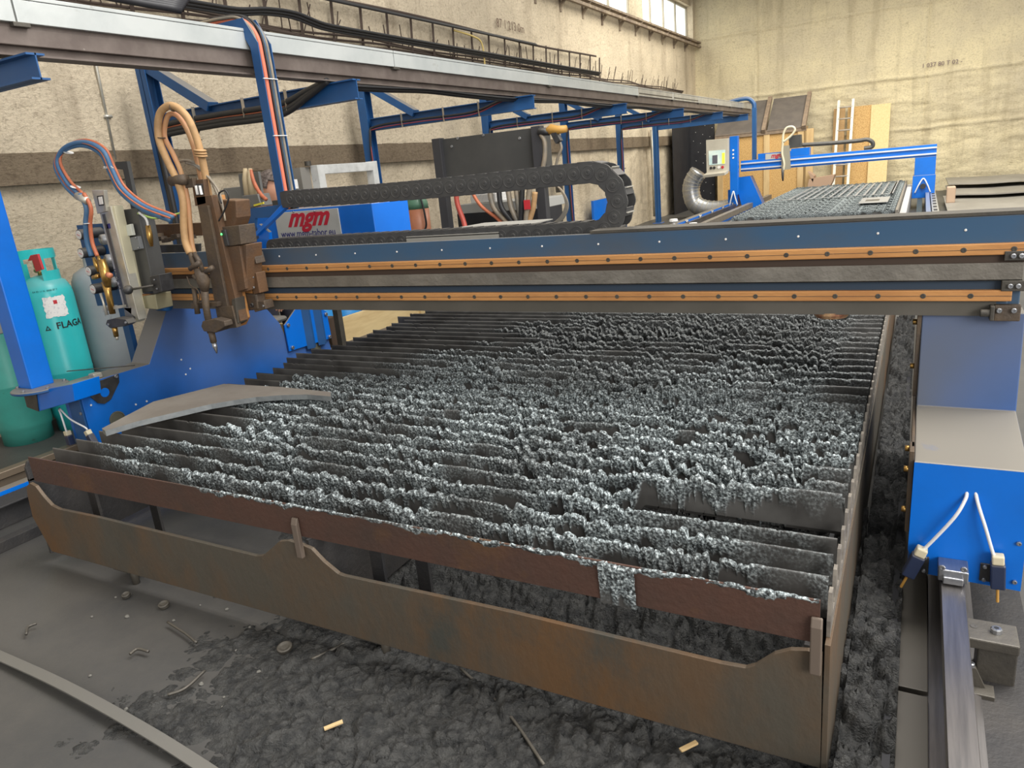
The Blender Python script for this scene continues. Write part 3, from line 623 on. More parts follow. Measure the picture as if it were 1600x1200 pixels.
# ---------------- energy chain
ch = T('energy_chain', (-1.0, 2.80, 1.2), 'black plastic energy chain of round links curling over the front gantry', 'energy chain')
def chainlink():
    p = .0583; r = .0405; mb = MB()
    for sgn in (-1, 1):
        pts = [];
        for k in range(13): a = math.pi / 2 - math.pi * k / 12; pts.append((p / 2 + .006 + r * math.cos(a), 0, r * math.sin(a)))
        pts += [(-p / 2, 0, -r * .94), (-p / 2 - .006, 0, -r * .5), (-p / 2 - .006, 0, r * .5), (-p / 2, 0, r * .94)]
        yy = .045 * sgn; mb.prism([(a, yy - .004, c) for a, b, c in pts], (0, .008, 0))
        mb.lathe((p / 2 + .002, yy + .004 * sgn, 0), [(.028, 0), (.028, .0015), (.024, .002), (.023, .0005), (.012, .0005), (.011, .003), (.004, .0035), (.003, .001)], 20, (0, sgn, 0))
        mb.lathe((p / 2 + .018, yy + .004 * sgn, .024), [(.003, 0), (.002, .001)], 6, (0, sgn, 0))
    mb.box((-.012, -.045, r - .006), (.02, .045, r + .001)).box((-.012, -.045, -r - .001), (.02, .045, -r + .006))
    return mb
first = None
yc = 2.80
top_l, cx0 = 1.410, -1.142
R_ = .115; zc = top_l - R_
path = []
L1 = 28
for i in range(L1): path.append((cx0 - .029 - .0583 * i, top_l - .010 * math.sin(math.pi * i / L1), 0.0 + (-.012 * math.cos(math.pi * i / L1))))
path = path[::-1]
nc = 6
cx0 = -1.142
for i in range(nc): a = math.pi / 2 - math.pi * (i + .5) / nc; path.append((cx0 + R_ * math.cos(a), zc + R_ * math.sin(a), a - math.pi / 2))
for i in range(30): path.append((cx0 - .029 - .0583 * i, zc - R_, math.pi))
for i, (x, z, a) in enumerate(path):
    if first is None:
        first = link('chain_link', chainlink().mesh('chain_link'), CHAINM); l_ = first
    else: l_ = first.copy(); COL.objects.link(l_)
    l_.parent = ch; l_.location = (x - ch.location.x, 0, z - ch.location.z); l_.rotation_euler = (0, -a if a > -3.2 else 0, 0)
    if first is l_: pass
for l_ in ch.children: pass
# metal stay bars on curl
for k, a in enumerate((.9, .3, -.3, -.9)):
    c = Vector((cx0 + (R_ + .040) * math.cos(a), yc, zc + (R_ + .040) * math.sin(a))); t = Vector((-math.sin(a), 0, math.cos(a)))
    MB().bar(c + Vector((0, -.04, 0)), c + Vector((0, .04, 0)), .003, .018, t.cross(Vector((0, 1, 0)))).build('stay_bar', ALU, ch)
# tray lid on beam top behind, end bracket
a = Wz(640, 372, 1.2); b = Wz(783, 363, 1.2); 
ly0 = 2.742
p1 = W(640, 371, ly0); p2 = W(778, 364, ly0)
ld = MB().box((p1.x - .02, ly0, 1.136), (p2.x, ly0 + .006, p1.z)).box((p1.x - .02, ly0, p1.z - .004), (p2.x, ly0 + .006, p1.z))
pf1 = W(830, 351, 3.3); pf0 = W(650, 360, 3.3)
ld.prism([(p1.x - .02, ly0, p1.z), (p2.x, ly0, p1.z), (p2.x + .02, 3.25, p1.z + .004), (p1.x + .1, 3.25, p1.z + .004)], (0, 0, .004))
ld.build('tray_lid', mat('pale_grey_sheet', (.36, .35, .32), .5, .3), G)
# ================================================================ torch carriages
def polyb(name, pts, y, dy, m, par, bevel=.0015, label=None): return ppoly(pts, y, dy).build(name, m, par, bevel=bevel, label=label)
def carriage(tt, dirty, dx):
    pass
t2 = T('torch_carriage', (-2.95, 2.5, .9), 'brown dust-covered flame torch carriage in front of the copper guide rails', 'torch carriage')
polyb('slide_column', [(306, 308), (330, 305), (376, 502), (345, 512)], 2.46, .05, BROWN, t2)
polyb('slide_edge', [(325, 306), (333, 306), (374, 500), (368, 512), (345, 402)], 2.47, .07, COPPER, t2)
polyb('slide_front', [(309, 322), (324, 321), (362, 512), (343, 518)], 2.445, .02, BROWND, t2)
polyb('column_head', [(299, 282), (317, 280), (322, 318), (305, 322)], 2.46, .03, BROWN, t2)
polyb('head_slot', [(303, 288), (315, 287), (317, 305), (305, 306)], 2.455, .01, BLACKP, t2)
mb = MB()
for a in (306, 312): mb.bar(W(a, 290, 2.45), W(a + 3, 304, 2.45), .012, .006)
mb.build('slot_label', PAPER, t2)
polyb('lower_guard', [(341, 480), (362, 478), (370, 512), (350, 514)], 2.44, .03, BROWND, t2)
polyb('column_foot', [(362, 468), (367, 466), (372, 505), (364, 510)], 2.45, .06, SOOT, t2)
polyb('motor', [(335, 318), (344, 312), (368, 313), (370, 340), (364, 358), (343, 360)], 2.50, .09, BROWN, t2, .006)
polyb('motor_flange', [(343, 355), (373, 352), (377, 382), (349, 386)], 2.48, .1, BROWND, t2, .003)
polyb('terminal_box', [(333, 361), (351, 359), (357, 384), (345, 386)], 2.47, .05, DPLATE, t2, .003)
c = W(346, 366, 2.465); MB().lathe((c.x, c.y, c.z), [(.006, 0), (.004, .004)], 10, (0, -1, 0)).build('indicator_lamp', mat('green_led', (.1, .8, .2), .3, emis=(.1, 1, .2), estr=1.5), t2)
polyb('gearbox', [(350, 385), (385, 382), (386, 455), (362, 460), (357, 440)], 2.50, .1, BROWN, t2, .004)
polyb('front_plate', [(352, 386), (374, 384), (384, 452), (366, 458)], 2.485, .02, BROWN, t2, .003)
polyb('copper_side', [(346, 386), (352, 385), (368, 456), (362, 458)], 2.48, .03, COPPER, t2)
polyb('side_plate', [(374, 372), (381, 371), (396, 470), (384, 462)], 2.56, .04, COPPER, t2)
polyb('roller_block', [(380, 397), (396, 395), (401, 412), (383, 415)], 2.55, .06, BROWND, t2, .003)
polyb('roller_block', [(388, 428), (400, 426), (406, 458), (396, 460)], 2.55, .06, BROWN, t2, .003)
polyb('roller_block', [(392, 472), (412, 470), (415, 483), (398, 488)], 2.55, .06, BROWND, t2, .003)
polyb('roller_cover', [(367, 462), (372, 458), (400, 460), (404, 484), (376, 487), (366, 478)], 2.545, .06, BROWND, t2, .008)
for px, py in ((374, 478), (393, 477)):
    c = W(px, py, 2.54); MB().lathe((c.x, 2.542, c.z), [(.012, 0), (.011, .004), (.008, .005), (.007, .002)], 14, (0, -1, 0)).build('plug', BLACKP, t2)
for px, py in ((391, 407), (396, 433), (397, 449), (412, 478)): scr(px, py, 2.545, t2, .006)
polyb('cross_arm', [(298, 474), (340, 472), (340, 479), (299, 483)], 2.42, .03, BROWND, t2)
# torch body
def tb_(pts, rs, y, name, m, par, n=16): return MB().tube([W(a, b, y) for a, b in pts], rs, n).build(name, m, par, smooth=True)
tb_([(318, 440), (322, 480), (329, 520)], [.020, .017, .016], 2.4, 'torch_body', BROWND, t2)
tb_([(310, 420), (318, 440), (320, 455)], [.022, .032, .018], 2.4, 'torch_head', BROWND, t2)
polyb('torch_clamp', [(316, 502), (334, 498), (350, 502), (352, 510), (336, 520), (318, 518), (314, 510)], 2.38, .05, BROWND, t2, .004)
tb_([(330, 518), (334, 535)], [.016, .0155], 2.4, 'torch_tube', BROWND, t2)
tb_([(334, 535), (336, 542), (339, 552)], [.012, .0115, .003], 2.4, 'nozzle', STEEL, t2)
for i, (a, b, c_, d) in enumerate(((297, 420, 312, 410), (322, 425, 332, 418), (303, 430, 310, 437))):
    tb_([(a, b), (c_, d)], [.012, .012], 2.39, 'valve_knob', BROWND, t2)
tb_([(296, 392), (302, 410), (308, 425)], [.011, .013, .012], 2.4, 'hose_tail', BROWND, t2)
tb_([(303, 395), (311, 408), (317, 424)], [.010, .012, .011], 2.4, 'hose_tail', BROWND, t2)
tb_([(303, 450), (306, 472), (309, 490)], [.011, .012, .014], 2.4, 'igniter', BROWND, t2)
hoses('igniter_wire', t2, [W(a, b, 2.385) for a, b in ((292, 432), (298, 446), (308, 452), (312, 462), (309, 474))], .003, BROWND)
# tan hose loop
def hoop(par, pts, y0, y1, r, m, name='hose'):
    n = len(pts); return hoses(name, par, [W(a, b, y0 + (y1 - y0) * i / (n - 1)) for i, (a, b) in enumerate(pts)], r, m)
hoop(t2, [(330, 330), (322, 280), (315, 245), (305, 210), (290, 180), (268, 165), (250, 178), (248, 215), (262, 252), (278, 285), (286, 315), (287, 350), (290, 378), (297, 396)], 2.5, 2.4, .0175, TANH)
hoop(t2, [(324, 330), (314, 280), (305, 238), (292, 202), (276, 180), (262, 182), (257, 212), (270, 240), (283, 270), (293, 310), (297, 350), (300, 380), (304, 398)], 2.52, 2.42, .012, mat('dusty_orange_hose', (.5, .24, .12), .6, 0, (.42, .25, .12), 9))
hoop(t2, [(350, 330), (338, 300), (325, 275), (300, 253), (282, 252), (278, 262)], 2.5, 2.5, .0065, GREYH, 'wire')
hoop(t2, [(352, 345), (344, 305), (330, 282), (306, 260), (290, 254)], 2.47, 2.5, .005, GREYH, 'wire')
hoop(t2, [(346, 318), (342, 303), (352, 298), (357, 310), (350, 330), (342, 345)], 2.46, 2.46, .004, RUBBER, 'wire')
c = W(313, 240, 2.47); 
mb = MB()
for k in range(3): mb.lathe((c.x, c.y, c.z - .014 + .012 * k), [(.026, 0), (.031, .004), (.026, .009)], 18, (.2, 0, 1))
mb.build('binding_wire', TANH, t2, smooth=True)
for px, py, y in ((270, 168, 2.46), (252, 215, 2.45), (309, 218, 2.49)):
    c = W(px, py, y); MB().lathe((c.x, c.y - .0, c.z), [(.019, -.002), (.0195, 0), (.019, .002)], 16, (.2, .0, 1) if px != 270 else (1, 0, 0)).build('cable_tie', BROWND, t2)
tb_([(268, 283), (290, 280)], [.024, .024], 2.43, 'hose_guide', BROWND, t2)
polyb('hose_guide_arm', [(288, 280), (300, 278), (302, 292), (290, 294)], 2.44, .03, BROWND, t2)
# --- left carriage: clean aluminium slide
t1 = T('torch_carriage', (-3.75, 2.5, .9), 'torch carriage with clean silver slide, brass torch and blue and orange hoses at far left', 'torch carriage')
Y1 = 2.42
col_ = polyb('slide_column', [(154, 326), (172, 322), (217, 500), (193, 482)], Y1, .05, ALU, t1)
polyb('slide_side', [(170, 322), (178, 322), (217, 497), (213, 504), (205, 470)], Y1 + .01, .05, mat('cream_anodised', (.62, .58, .42), .4, .3), t1)
polyb('slide_groove', [(159, 335), (164, 334), (200, 480), (195, 479)], Y1 - .004, .01, mat('dark_anodised', (.12, .12, .12), .4, .5), t1)
a, b = W(190.5, 452, Y1 - .002), W(180.5, 417, Y1 - .002)
a.y = Y1 - .007
text('M 4000', (b - a).length / 3.3, a, (b - a).normalized(), Vector((0, -1, 0)).cross((b - a).normalized()) * 1, INK, t1, 'lettering', .0004)
polyb('column_foot', [(193, 480), (206, 480), (206, 500), (196, 502)], Y1, .04, mat('grey_aluminium_dull', (.22, .22, .22), .5, .5), t1, .004)
polyb('head_bracket', [(143, 297), (162, 297), (166, 330), (152, 334)], Y1 - .01, .02, ALU, t1)
polyb('head_slot', [(151, 306), (160, 305), (162, 321), (154, 322)], Y1 - .014, .006, BLACKP, t1)
polyb('slot_label', [(153, 308), (159, 307), (161, 319), (155, 320)], Y1 - .016, .003, PAPER, t1)
polyb('head_tab', [(166, 350), (171, 349), (172, 357), (167, 358)], Y1 - .004, .004, NAVY, t1)
polyb('gearbox_cover', [(190, 328), (214, 325), (234, 420), (240, 455), (214, 460), (207, 410)], 2.50, .09, CABG, t1, .004)
polyb('side_panel', [(192, 392), (204, 392), (218, 460), (208, 460)], 2.48, .03, mat('cream_anodised', (.6, .56, .4), .4, .3), t1)
polyb('terminal_cover', [(196, 372), (215, 369), (220, 389), (201, 393)], 2.48, .05, mat('grey_box_plastic', (.18, .19, .2), .5), t1, .003)
polyb('black_block', [(190, 370), (197, 370), (200, 391), (193, 390)], 2.49, .04, BLACKP, t1)
polyb('connector', [(196, 352), (203, 350), (207, 368), (199, 369)], 2.47, .02, mat('pale_connector', (.6, .62, .55), .4), t1, .003)
c = W(192, 375, 2.485); MB().lathe((c.x, c.y, c.z), [(.006, 0), (.004, .004)], 10, (0, -1, 0)).build('indicator_lamp', MATS['green_led'], t1)
for px, py in ((201, 373), (213, 371), (206, 391), (217, 387)): scr(px, py, 2.478, t1, .004)
polyb('motor_box', [(190, 328), (213, 326), (217, 372), (196, 372)], 2.53, .09, CABG, t1)
polyb('cover_end', [(220, 380), (229, 378), (234, 402), (226, 405)], 2.53, .05, PAPER, t1)
for z in ((229, 400, 236, 418), (246, 470, 258, 483)):
    c = W(z[0] + 5, z[1] + 8, 2.55); MB().cyl((c.x - .03, 2.56, c.z), (c.x + .05, 2.56, c.z), .03).build('roller', BLUED, t1, smooth=True)
polyb('clamp_block', [(233, 432), (248, 429), (253, 456), (240, 460)], 2.47, .08, BLACKP, t1, .003)
polyb('motor', [(222, 463), (242, 460), (246, 484), (226, 482)], 2.48, .1, mat('dull_brass_motor', (.32, .3, .2), .4, .5), t1, .004)
c1_, c2_ = W(200, 453, 2.40), W(240, 446, 2.46)
MB().cyl(c1_, c2_, .006, 10).build('handle_rod', SOOT, t1, smooth=True)
MB().lathe(c1_, [(.003, -.022), (.014, -.02), (.024, -.01), (.026, 0), (.024, .012), (.012, .02), (.002, .022)], 18, (0, -.5, 1)).build('handle_knob', BLACKP, t1, smooth=True)
for px, py in ((242, 437), (246, 451)): scr(px, py, 2.468, t1, .005)
YT = 2.36
tb_([(165, 440), (170, 462), (176, 490)], [.022, .017, .016], YT, 'torch_body', BRASS, t1)
tb_([(158, 405), (165, 430), (168, 448)], [.020, .026, .018], YT, 'torch_head', BRASS, t1)
for a, b, c_, d in ((146, 402, 155, 425), (153, 400, 162, 424), (160, 412, 166, 430)): tb_([(a, b), ((a + c_) / 2, (b + d) / 2), (c_, d)], [.008, .013, .009], YT, 'gas_valve', BRASS, t1, 10)
tb_([(146, 434), (154, 431)], [.012, .012], YT - .02, 'valve_knob', BRASS, t1)
tb_([(168, 429), (173, 431)], [.014, .014], YT - .02, 'valve_knob', mat('copper_knob', (.55, .2, .1), .4), t1)
tb_([(178, 508), (182, 526)], [.015, .0125], YT, 'torch_tube', BRASS, t1)
tb_([(182, 525), (183.5, 531)], [.009, .007], YT, 'nozzle', ALU, t1)
polyb('torch_clamp', [(167, 500), (180, 497), (196, 499), (201, 506), (194, 510), (172, 513), (165, 507)], YT - .02, .05, BLACKP, t1, .003)
for px, py in ((170, 507), (197, 504)): scr(px, py, YT - .02, t1, .007)
tb_([(157, 458), (162, 474), (167, 492)], [.007, .006, .01], YT - .01, 'igniter', ALU, t1, 8)
polyb('cross_arm', [(160, 481), (192, 477), (192, 481), (160, 487)], YT, .02, ALU, t1)
tb_([(137, 314), (121, 306)], [.02, .02], YT, 'hose_guide', ALU, t1)
def gh(dx, dy, r, m, y): hoop(t1, [(270 + dx, 340 + dy), (225 + dx, 322 + dy), (192 + dx, 296 + dy), (175 + dx, 265 + dy), (160 + dx, 235 + dy), (130 + dx, 222 + dy), (100 + dx, 232 + dy), (90 + dx, 255 + dy), (105 + dx, 285 + dy), (125 + dx, 305 + dy)], y, 2.38, r, m)
gh(0, 0, .0115, BLUEH, 2.50); gh(4, -3, .008, ORANGE, 2.53); gh(-3, 5, .0115, BLUEH, 2.52); gh(-4, 1, .0045, ORANGE, 2.485)
hoop(t1, [(125, 303), (135, 325), (134, 350), (136, 378), (143, 400)], 2.36, YT, .0125, BLUEH); hoop(t1, [(131, 302), (142, 325), (141, 350), (144, 378), (152, 400)], 2.36, YT, .010, ORANGE)
hoop(t1, [(215, 333), (240, 341), (262, 338), (285, 332)], 2.5, 2.6, .005, GREENC, 'wire')
hoop(t1, [(217, 332), (228, 342), (232, 356)], 2.5, 2.5, .006, PAPER, 'cable'); tb_([(231, 352), (234, 370), (237, 385)], [.012, .016, .008], 2.5, 'gas_valve', BRASS, t1, 10)
for px, py, y in ((107, 238, 2.44), (118, 292, 2.39), (170, 262, 2.49), (260, 336, 2.53), (138, 349, 2.36)):
    c = W(px, py, y); MB().lathe(c, [(.024, -.0015), (.0245, 0), (.024, .0015)], 16, (.4, 0, 1) if px != 138 else (0, 0, 1)).build('cable_tie', PAPER, t1)
mb = MB(); c = W(172, 262, 2.47)
for k in range(7): mb.tube([c + Vector((-.04 + .008 * k, -.012, .004 * (k % 3))), c + Vector((.05 - .005 * k, -.016, -.004 + .003 * (k % 4)))], .0016, 5)
mb.build('string_knot', PAPER, t1)
# pole behind left carriage
ppoly([(180, 253), (198, 252), (213, 325), (205, 328), (192, 265), (180, 264)], 2.62, .02).build('hose_bracket', CABG, t1)
# gauge panel behind left torch
gp = T('gauge_panel', (-4.2, 2.78, .95), 'dark blue panel with a column of black round gauges beside the gas cylinders', 'gauge panel')
gpn = polyb('panel', [(119, 352), (160, 349), (192, 476), (152, 478)], 2.74, .02, BLUED, gp)
for px, py in ((121, 368), (124, 397), (136, 425), (143, 453)):
    c = W(px + 2, py - 1, 2.6); g = MB().cyl((c.x, 2.60, c.z), (c.x, 2.74, c.z), .03, 24).build('gauge', BLACKP, gp, smooth=False, bevel=.002)
    MB().lathe((c.x, 2.60, c.z), [(.025, 0), (.025, .002)], 24, (0, -1, 0)).build('dial', PAPER, g)
    MB().bar((c.x - .012, 2.597, c.z + .004), (c.x + .012, 2.597, c.z - .006), .002, .002).build('needle', REDP, g)
for px, py in ((164, 374), (172, 405), (180, 440)):
    c = W(px, py, 2.68); MB().cyl((c.x, 2.66, c.z), (c.x, 2.74, c.z), .03, 24).build('gauge', GALV, gp, smooth=True)
MB().box((-4.32, 2.77, .4), (-4.26, 2.8, 1.3)).build('stand', BLUED, gp)
# brown parts tray on beam between carriages
tr = polyb('tray', [(222, 352), (316, 348), (316, 368), (224, 374)], 2.72, .02, BROWN, G)
mb = MB(); random.seed(3)
for i in range(14):
    c = W(232 + i * 5, 375 - i * .6 + random.uniform(-4, 4), 2.7); mb.box((c.x, 2.68, c.z - .01), (c.x + .025, 2.72, c.z + random.uniform(.0, .02)))
mb.build('fittings', BROWND, G)
polyb('cable_duct', [(232, 384), (310, 381), (310, 393), (232, 396)], 2.66, .02, BLACKP, G)
# ================================================================ rails
def rail(name, x, y0, y1, label, sup=True):
    r = T(name, (x, y0, 0), label, 'rail', None)
    prof = [(-.028, .2), (.028, .2), (.030, .196), (.030, .165), (.009, .155), (.009, .03), (.07, .015), (.07, .0), (-.07, .0), (-.07, .015), (-.009, .03), (-.009, .155), (-.030, .165), (-.030, .196)]
    MB().prism([(x + a, y0, c) for a, c in prof], (0, y1 - y0, 0)).build('rail_section', RAILST, r); return r
rr = rail('rail', .145, .3, 9.5, 'shiny worn steel floor rail carrying the right leg of the front gantry')
def clamp(par, x, y, s=1):
    c = MB().box((x + s * .03, y - .03, .115), (x + s * .15, y + .07, .145)).box((x + s * .06, y - .01, 0.0), (x + s * .15, y + .07, .12)).build('rail_clamp', SOOT, par, bevel=.004)
    bolt(MB(), (x + s * .10, y + .02, .145), (0, 0, 1), .014, .014).build('bolt', STEEL, c)
    bolt(MB(), (x + s * .05, y + .03, .1452), (0, 0, 1), .009, .001).build('hole', BLACKP, c)
    MB().box((x + s * .03, y - .09, 0.0), (x + s * .1, y - .04, .02)).build('clip_pad', SOOT, c, bevel=.002)
    MB().prism([(x + s * .035, y - .06, .02), (x + s * .035, y - .06, .075), (x + s * .055, y - .06, .075), (x + s * .08, y - .06, .02)], (0, .012, 0)).build('clip', SOOT, c)
    bolt(MB(), (x + s * .045, y - .054, .075), (0, 0, 1), .008, .012).build('bolt', STEEL, c)
clamp(rr, .145, 2.03)
clamp(rr, .145, 3.4)
rl_ = rail('rail', -4.1, .8, 6.5, 'dark brown floor rail carrying the left leg of the front gantry')
rl_.children[0].data.materials[0] = mat('brown_rail', (.16, .125, .09), .5, .4)
for yy in (1.45, 1.75): MB().box((-4.07, yy, .02), (-4.0, yy + .1, .1)).build('rail_clamp', BLUE, rl_, bevel=.004); MB().box((-4.0, yy + .03, .04), (-3.99, yy + .06, .08)).build('clamp_plate', PAPER, rl_)
tag(MB().box((-4.03, .9, .0), (-3.96, 2.15, .14)).build('rail_bearer', BLUE), 'blue steel bearer along the inside of the left floor rail', 'bearer')
tag(MB().box((-3.93, .9, .0), (-3.84, 3.6, .12)).box((-3.93, .9, .12), (-3.78, 3.6, .13)).build('cable_duct', DPLATE, bevel=.003), 'low dark box duct running between left rail and cutting table', 'cable duct')
tag(MB().box((-3.62, .9, 0), (-3.56, 3.6, .05)).build('steel_bar', DPLATE, bevel=.002), 'dark square steel bar on floor left of the cutting table', 'steel bar')
ch_ = MB().box((.022, .9, .008), (.092, 1.87, .03)).box((.022, 1.89, .008), (.092, 2.52, .03)).box((.022, 2.55, .008), (.092, 6.5, .02)).build('floor_strip', mat('brown_grey_strip', (.10, .09, .075), .55, .2), bevel=.002); tag(ch_, 'dark flat steel strip on floor between slag band and right rail', 'floor strip')
tag(MB().box((.014, .5, 0), (.074, 6.5, .006)).build('rubber_mat', BLK), 'black mat strip under the flat steel strip beside the right rail', 'mat')
tag(MB().box((-.005, 1.0, .0), (.012, 6.5, .06)).build('kerb_plate', BLK), 'black upright kerb plate holding back the slag beside the right rail', 'kerb plate')
tag(MB().box((.215, .4, .0), (.352, 9.5, .008)).build('base_plate', DPLATE, bevel=.001), 'flat dusty base plate lying right of the shiny rail', 'base plate')
# flat strip front-left on floor
mb = MB(); fl = [(-3.2, 1.03), (-2.73, 1.015), (-2.3, 1.0), (-1.88, .975), (-1.6, .955), (-1.3, .925)]
P = spline([(a, b, 0) for a, b in fl], 6); k = len(P); V = []
for i, p in enumerate(P):
    t = i / (k - 1); z = .010 + .022 * math.sin(t * 3.1) ** 2
    for dy, dz in ((-.018, 0), (.018, 0), (.018, .006), (-.018, .006)): V.append((p.x, p.y + dy - .02, z + dz))
F = [(i * 4 + j, i * 4 + (j + 1) % 4, i * 4 + 4 + (j + 1) % 4, i * 4 + 4 + j) for i in range(k - 1) for j in range(4)] + [(3, 2, 1, 0), ((k - 1) * 4, (k - 1) * 4 + 1, (k - 1) * 4 + 2, (k - 1) * 4 + 3)]
tag(MB().add(V, F).build('steel_strip', mat('grey_strip', (.20, .195, .18), .45, .4), bevel=.001), 'long bent flat steel strip lying on floor at lower left corner', 'steel strip')
# ================================================================ overhead track
tk = T('overhead_track', (-3.35, 1.0, 2.085), 'long brown steel overhead track with pale sheet metal channel along its side', 'overhead track')
YT0, YT1 = .9, 17.4
X0 = -3.3
MB().box((X0 - .09, YT0, 2.085), (X0, YT1, 2.093)).box((X0 - .05, YT0, 2.09), (X0 - .04, YT1, 2.2)).build('lower_flange', TRACK, tk)
MB().box((X0 - .03, YT0, 2.128), (X0 - .01, YT1, 2.198)).build('track_web', TRACK, tk, bevel=.003)
MB().box((X0 - .09, YT0, 2.192), (X0 - .012, YT1, 2.214)).build('upper_flange', TRACK, tk)
cuts = [.9, 1.98, 4.55, 7.1, 9.8, 11.4, 12.9, 14.2, 15.3, 16.4, 17.4]
for i in range(len(cuts) - 1):
    a, b = cuts[i], cuts[i + 1]; s_ = MB().box((X0 - .02, a + .004, 2.212), (X0 + .012, b - .004, 2.30)).box((X0 - .05, a + .004, 2.302), (X0 + .014, b - .004, 2.318)).build('channel_section', TROUGH if i < 4 else GALV, tk, bevel=.002, label='pale sheet channel section')
    if i in (4, 5): MB().box((X0 + .0125, a + .05, 2.235), (X0 + .014, b - .05, 2.25)).build('slot', SOOT, s_)
    MB().box((X0 - .02, a - .02, 2.195), (X0 + .018, a + .05, 2.213)).build('splice_clip', SOOT, tk, bevel=.002)
# cables slung under the track
for k, (dz, dx) in enumerate(((0, 0), (.012, .02), (-.006, -.02))):
    pts = [(X0 - .03 + dx, y, 2.075 + dz - .02 * abs(math.sin(y * 1.25))) for y in np.arange(4.0, 16.6, .5)]
    tag(hoses('cable', None, pts, .009, RUBBER), 'black cable slung under the overhead track, %s of three' % ('outermost', 'middle', 'innermost')[k], 'cable', 'cables under the overhead track')
def ibeam(mb, p0, p1, h, b, up, tw=.006, tf=.008):
    p0, p1, up = Vector(p0), Vector(p1), Vector(up).normalized(); d = (p1 - p0).normalized(); sd = d.cross(up).normalized()
    mb.bar(p0, p1, tw, h, up); mb.bar(p0 + up * (h / 2 - tf / 2), p1 + up * (h / 2 - tf / 2), b, tf, up); mb.bar(p0 - up * (h / 2 - tf / 2), p1 - up * (h / 2 - tf / 2), b, tf, up); return mb
names = ['cut by the left picture edge', 'behind the tan torch hose', 'left of the anthracite cabinet', 'above the anthracite cabinet', 'between cabinet and energy chain curl', 'just behind the energy chain curl', 'last one before the black sheet']
ys = [1.93, 3.92, 6.42, 8.92, 11.42, 13.95, 16.2]
for i, y in enumerate(ys):
    b = T('wall_bracket', (-5.05, y, 0), 'blue post with cantilever arm under the track, %s' % names[i], 'bracket', 'blue posts along the left wall')
    px = -5.08
    h = .12 if i else .10
    if i: 
        ibeam(MB(), (px, y, 0), (px, y, 2.42), .11, .1, (0, 1, 0)).build('post', BLUED, b); MB().box((px - .1, y - .1, 0), (px + .1, y + .1, .012)).build('foot_plate', BLUE, b)
        MB().bar((px + .03, y, 2.42), (px + .62, y, 2.07), .09, .07).build('brace', BLUED, b, bevel=.002)
    ibeam(MB(), (px + .05 if i else -5.3, y, 2.02), (-3.14, y, 2.02), h, .075, (0, 0, 1)).build('arm', BLUED, b)
    if i and i < 6:
        for k in range(2 if i > 1 else 4):
            m_ = (RUBBER, ORANGE, RUBBER, RUBBER)[k] if i == 1 else (RUBBER, REDW)[k]; r = .02 if i == 1 and k != 1 else (.006 if k else .012)
            oz = -.022 * k + .01
            pts = [(-3.32, y - .06, 2.09), (-3.5, y - .055, 2.05 + oz * .5), (-3.8, y - .05, 1.99 + oz), (-4.4, y - .05, 1.995 + oz), (px + .14, y - .05, 1.985 + oz), (px + .07, y - .07, 1.90), (px + .05 + .02 * k, y - .07 - .01 * k, 1.5), (px + .05 + .02 * k, y - .07 - .01 * k, .9), (px + .07 + .02 * k, y - .08, .25)]
            hoses('cable', b, pts, r, m_)
        for xx in (-4.6, -4.1, -3.7): MB().box((xx, y - .07, 1.955), (xx + .004, y - .045, 2.085)).build('cable_tie', GREYH, b)
# hanging thin cable
tag(hoses('wire', None, [(-4.55, 3.86, 1.95), (-4.62, 3.86, 1.85), (-4.66, 3.87, 1.7), (-4.72, 3.9, 1.4), (-4.9, 3.95, 1.2)], .006, RUBBER), 'thin dark wire hanging down in front of the left wall behind the tan hose', 'wire')
tag(MB().cyl((-5.39, 3.77, 3.2), (-5.43, 3.75, 1.8), .011, 12).box((-5.46, 3.73, 2.1), (-5.40, 3.79, 2.12)).build('conduit', ALU, smooth=True), 'straight grey conduit pipe running down the left wall', 'conduit')
# ================================================================ reinforcement lattice on wall
REB = mat('rusty_rebar', (.07, .05, .04), .8, .2)
rb = T('rebar_lattice', (-5.42, 2, 2.9), 'rusty reinforcing bar lattice with dark cables on the left wall', 'rebar lattice')
mb = MB(); random.seed(11)
mb.tube([(-5.33, y, 3.26 + .02 * math.sin(y)) for y in np.arange(2.6, 14.1, .5)], .016, 6)
mb.build('top_bar', REB, rb)
mb = MB()
for z in (2.93, 2.9, 2.87): mb.tube([(-5.36 + .03 * math.sin(y * 3 + z * 30), y, z + .012 * math.sin(y * 2.3 + z * 40)) for y in np.arange(2.6, 19.5, .4)], .012, 6)
mb.build('bottom_bars', REB, rb)
for y in np.arange(2.75, 14.1, .46): MB().bar((-5.36, y, 2.86), (-5.34, y + .01, 3.27), .024, .024).build('stirrup', REB, rb)
y = 2.8
while y < 19:
    for k in range(2):
        a = random.uniform(-.12, .12); hh = random.uniform(.1, .3); yy = y + random.uniform(0, .3); MB().tube([(-5.37, yy, 2.9), (-5.33, yy + a, 2.9 + hh)], .006, 4).build('bent_wire', REB, rb)
    y += .4
for k in range(5):
    pts = [(-5.28 + .02 * k, y, (3.24 - .015 * k - .0 * y) if k < 2 else 2.93 + .02 * (k - 2) + .07 * math.exp(-((y - 5.6) / .35) ** 2)) for y in np.arange(2.6, 11.2 if k < 2 else 13.5, .35)]
    hoses('cable', rb, pts, .014, RUBBER, 6)
tag(MB().tube(spline([(-5.3, 8.7, 3.2), (-5.28, 9.1, 3.17), (-5.26, 9.3, 3.1), (-5.27, 9.35, 2.85), (-5.3, 9.36, 2.7)]), .012, 6).build('cable', mat('yellow_cable', (.55, .42, .15), .6), smooth=True), 'short yellowish cable drooping from the rebar lattice', 'cable')
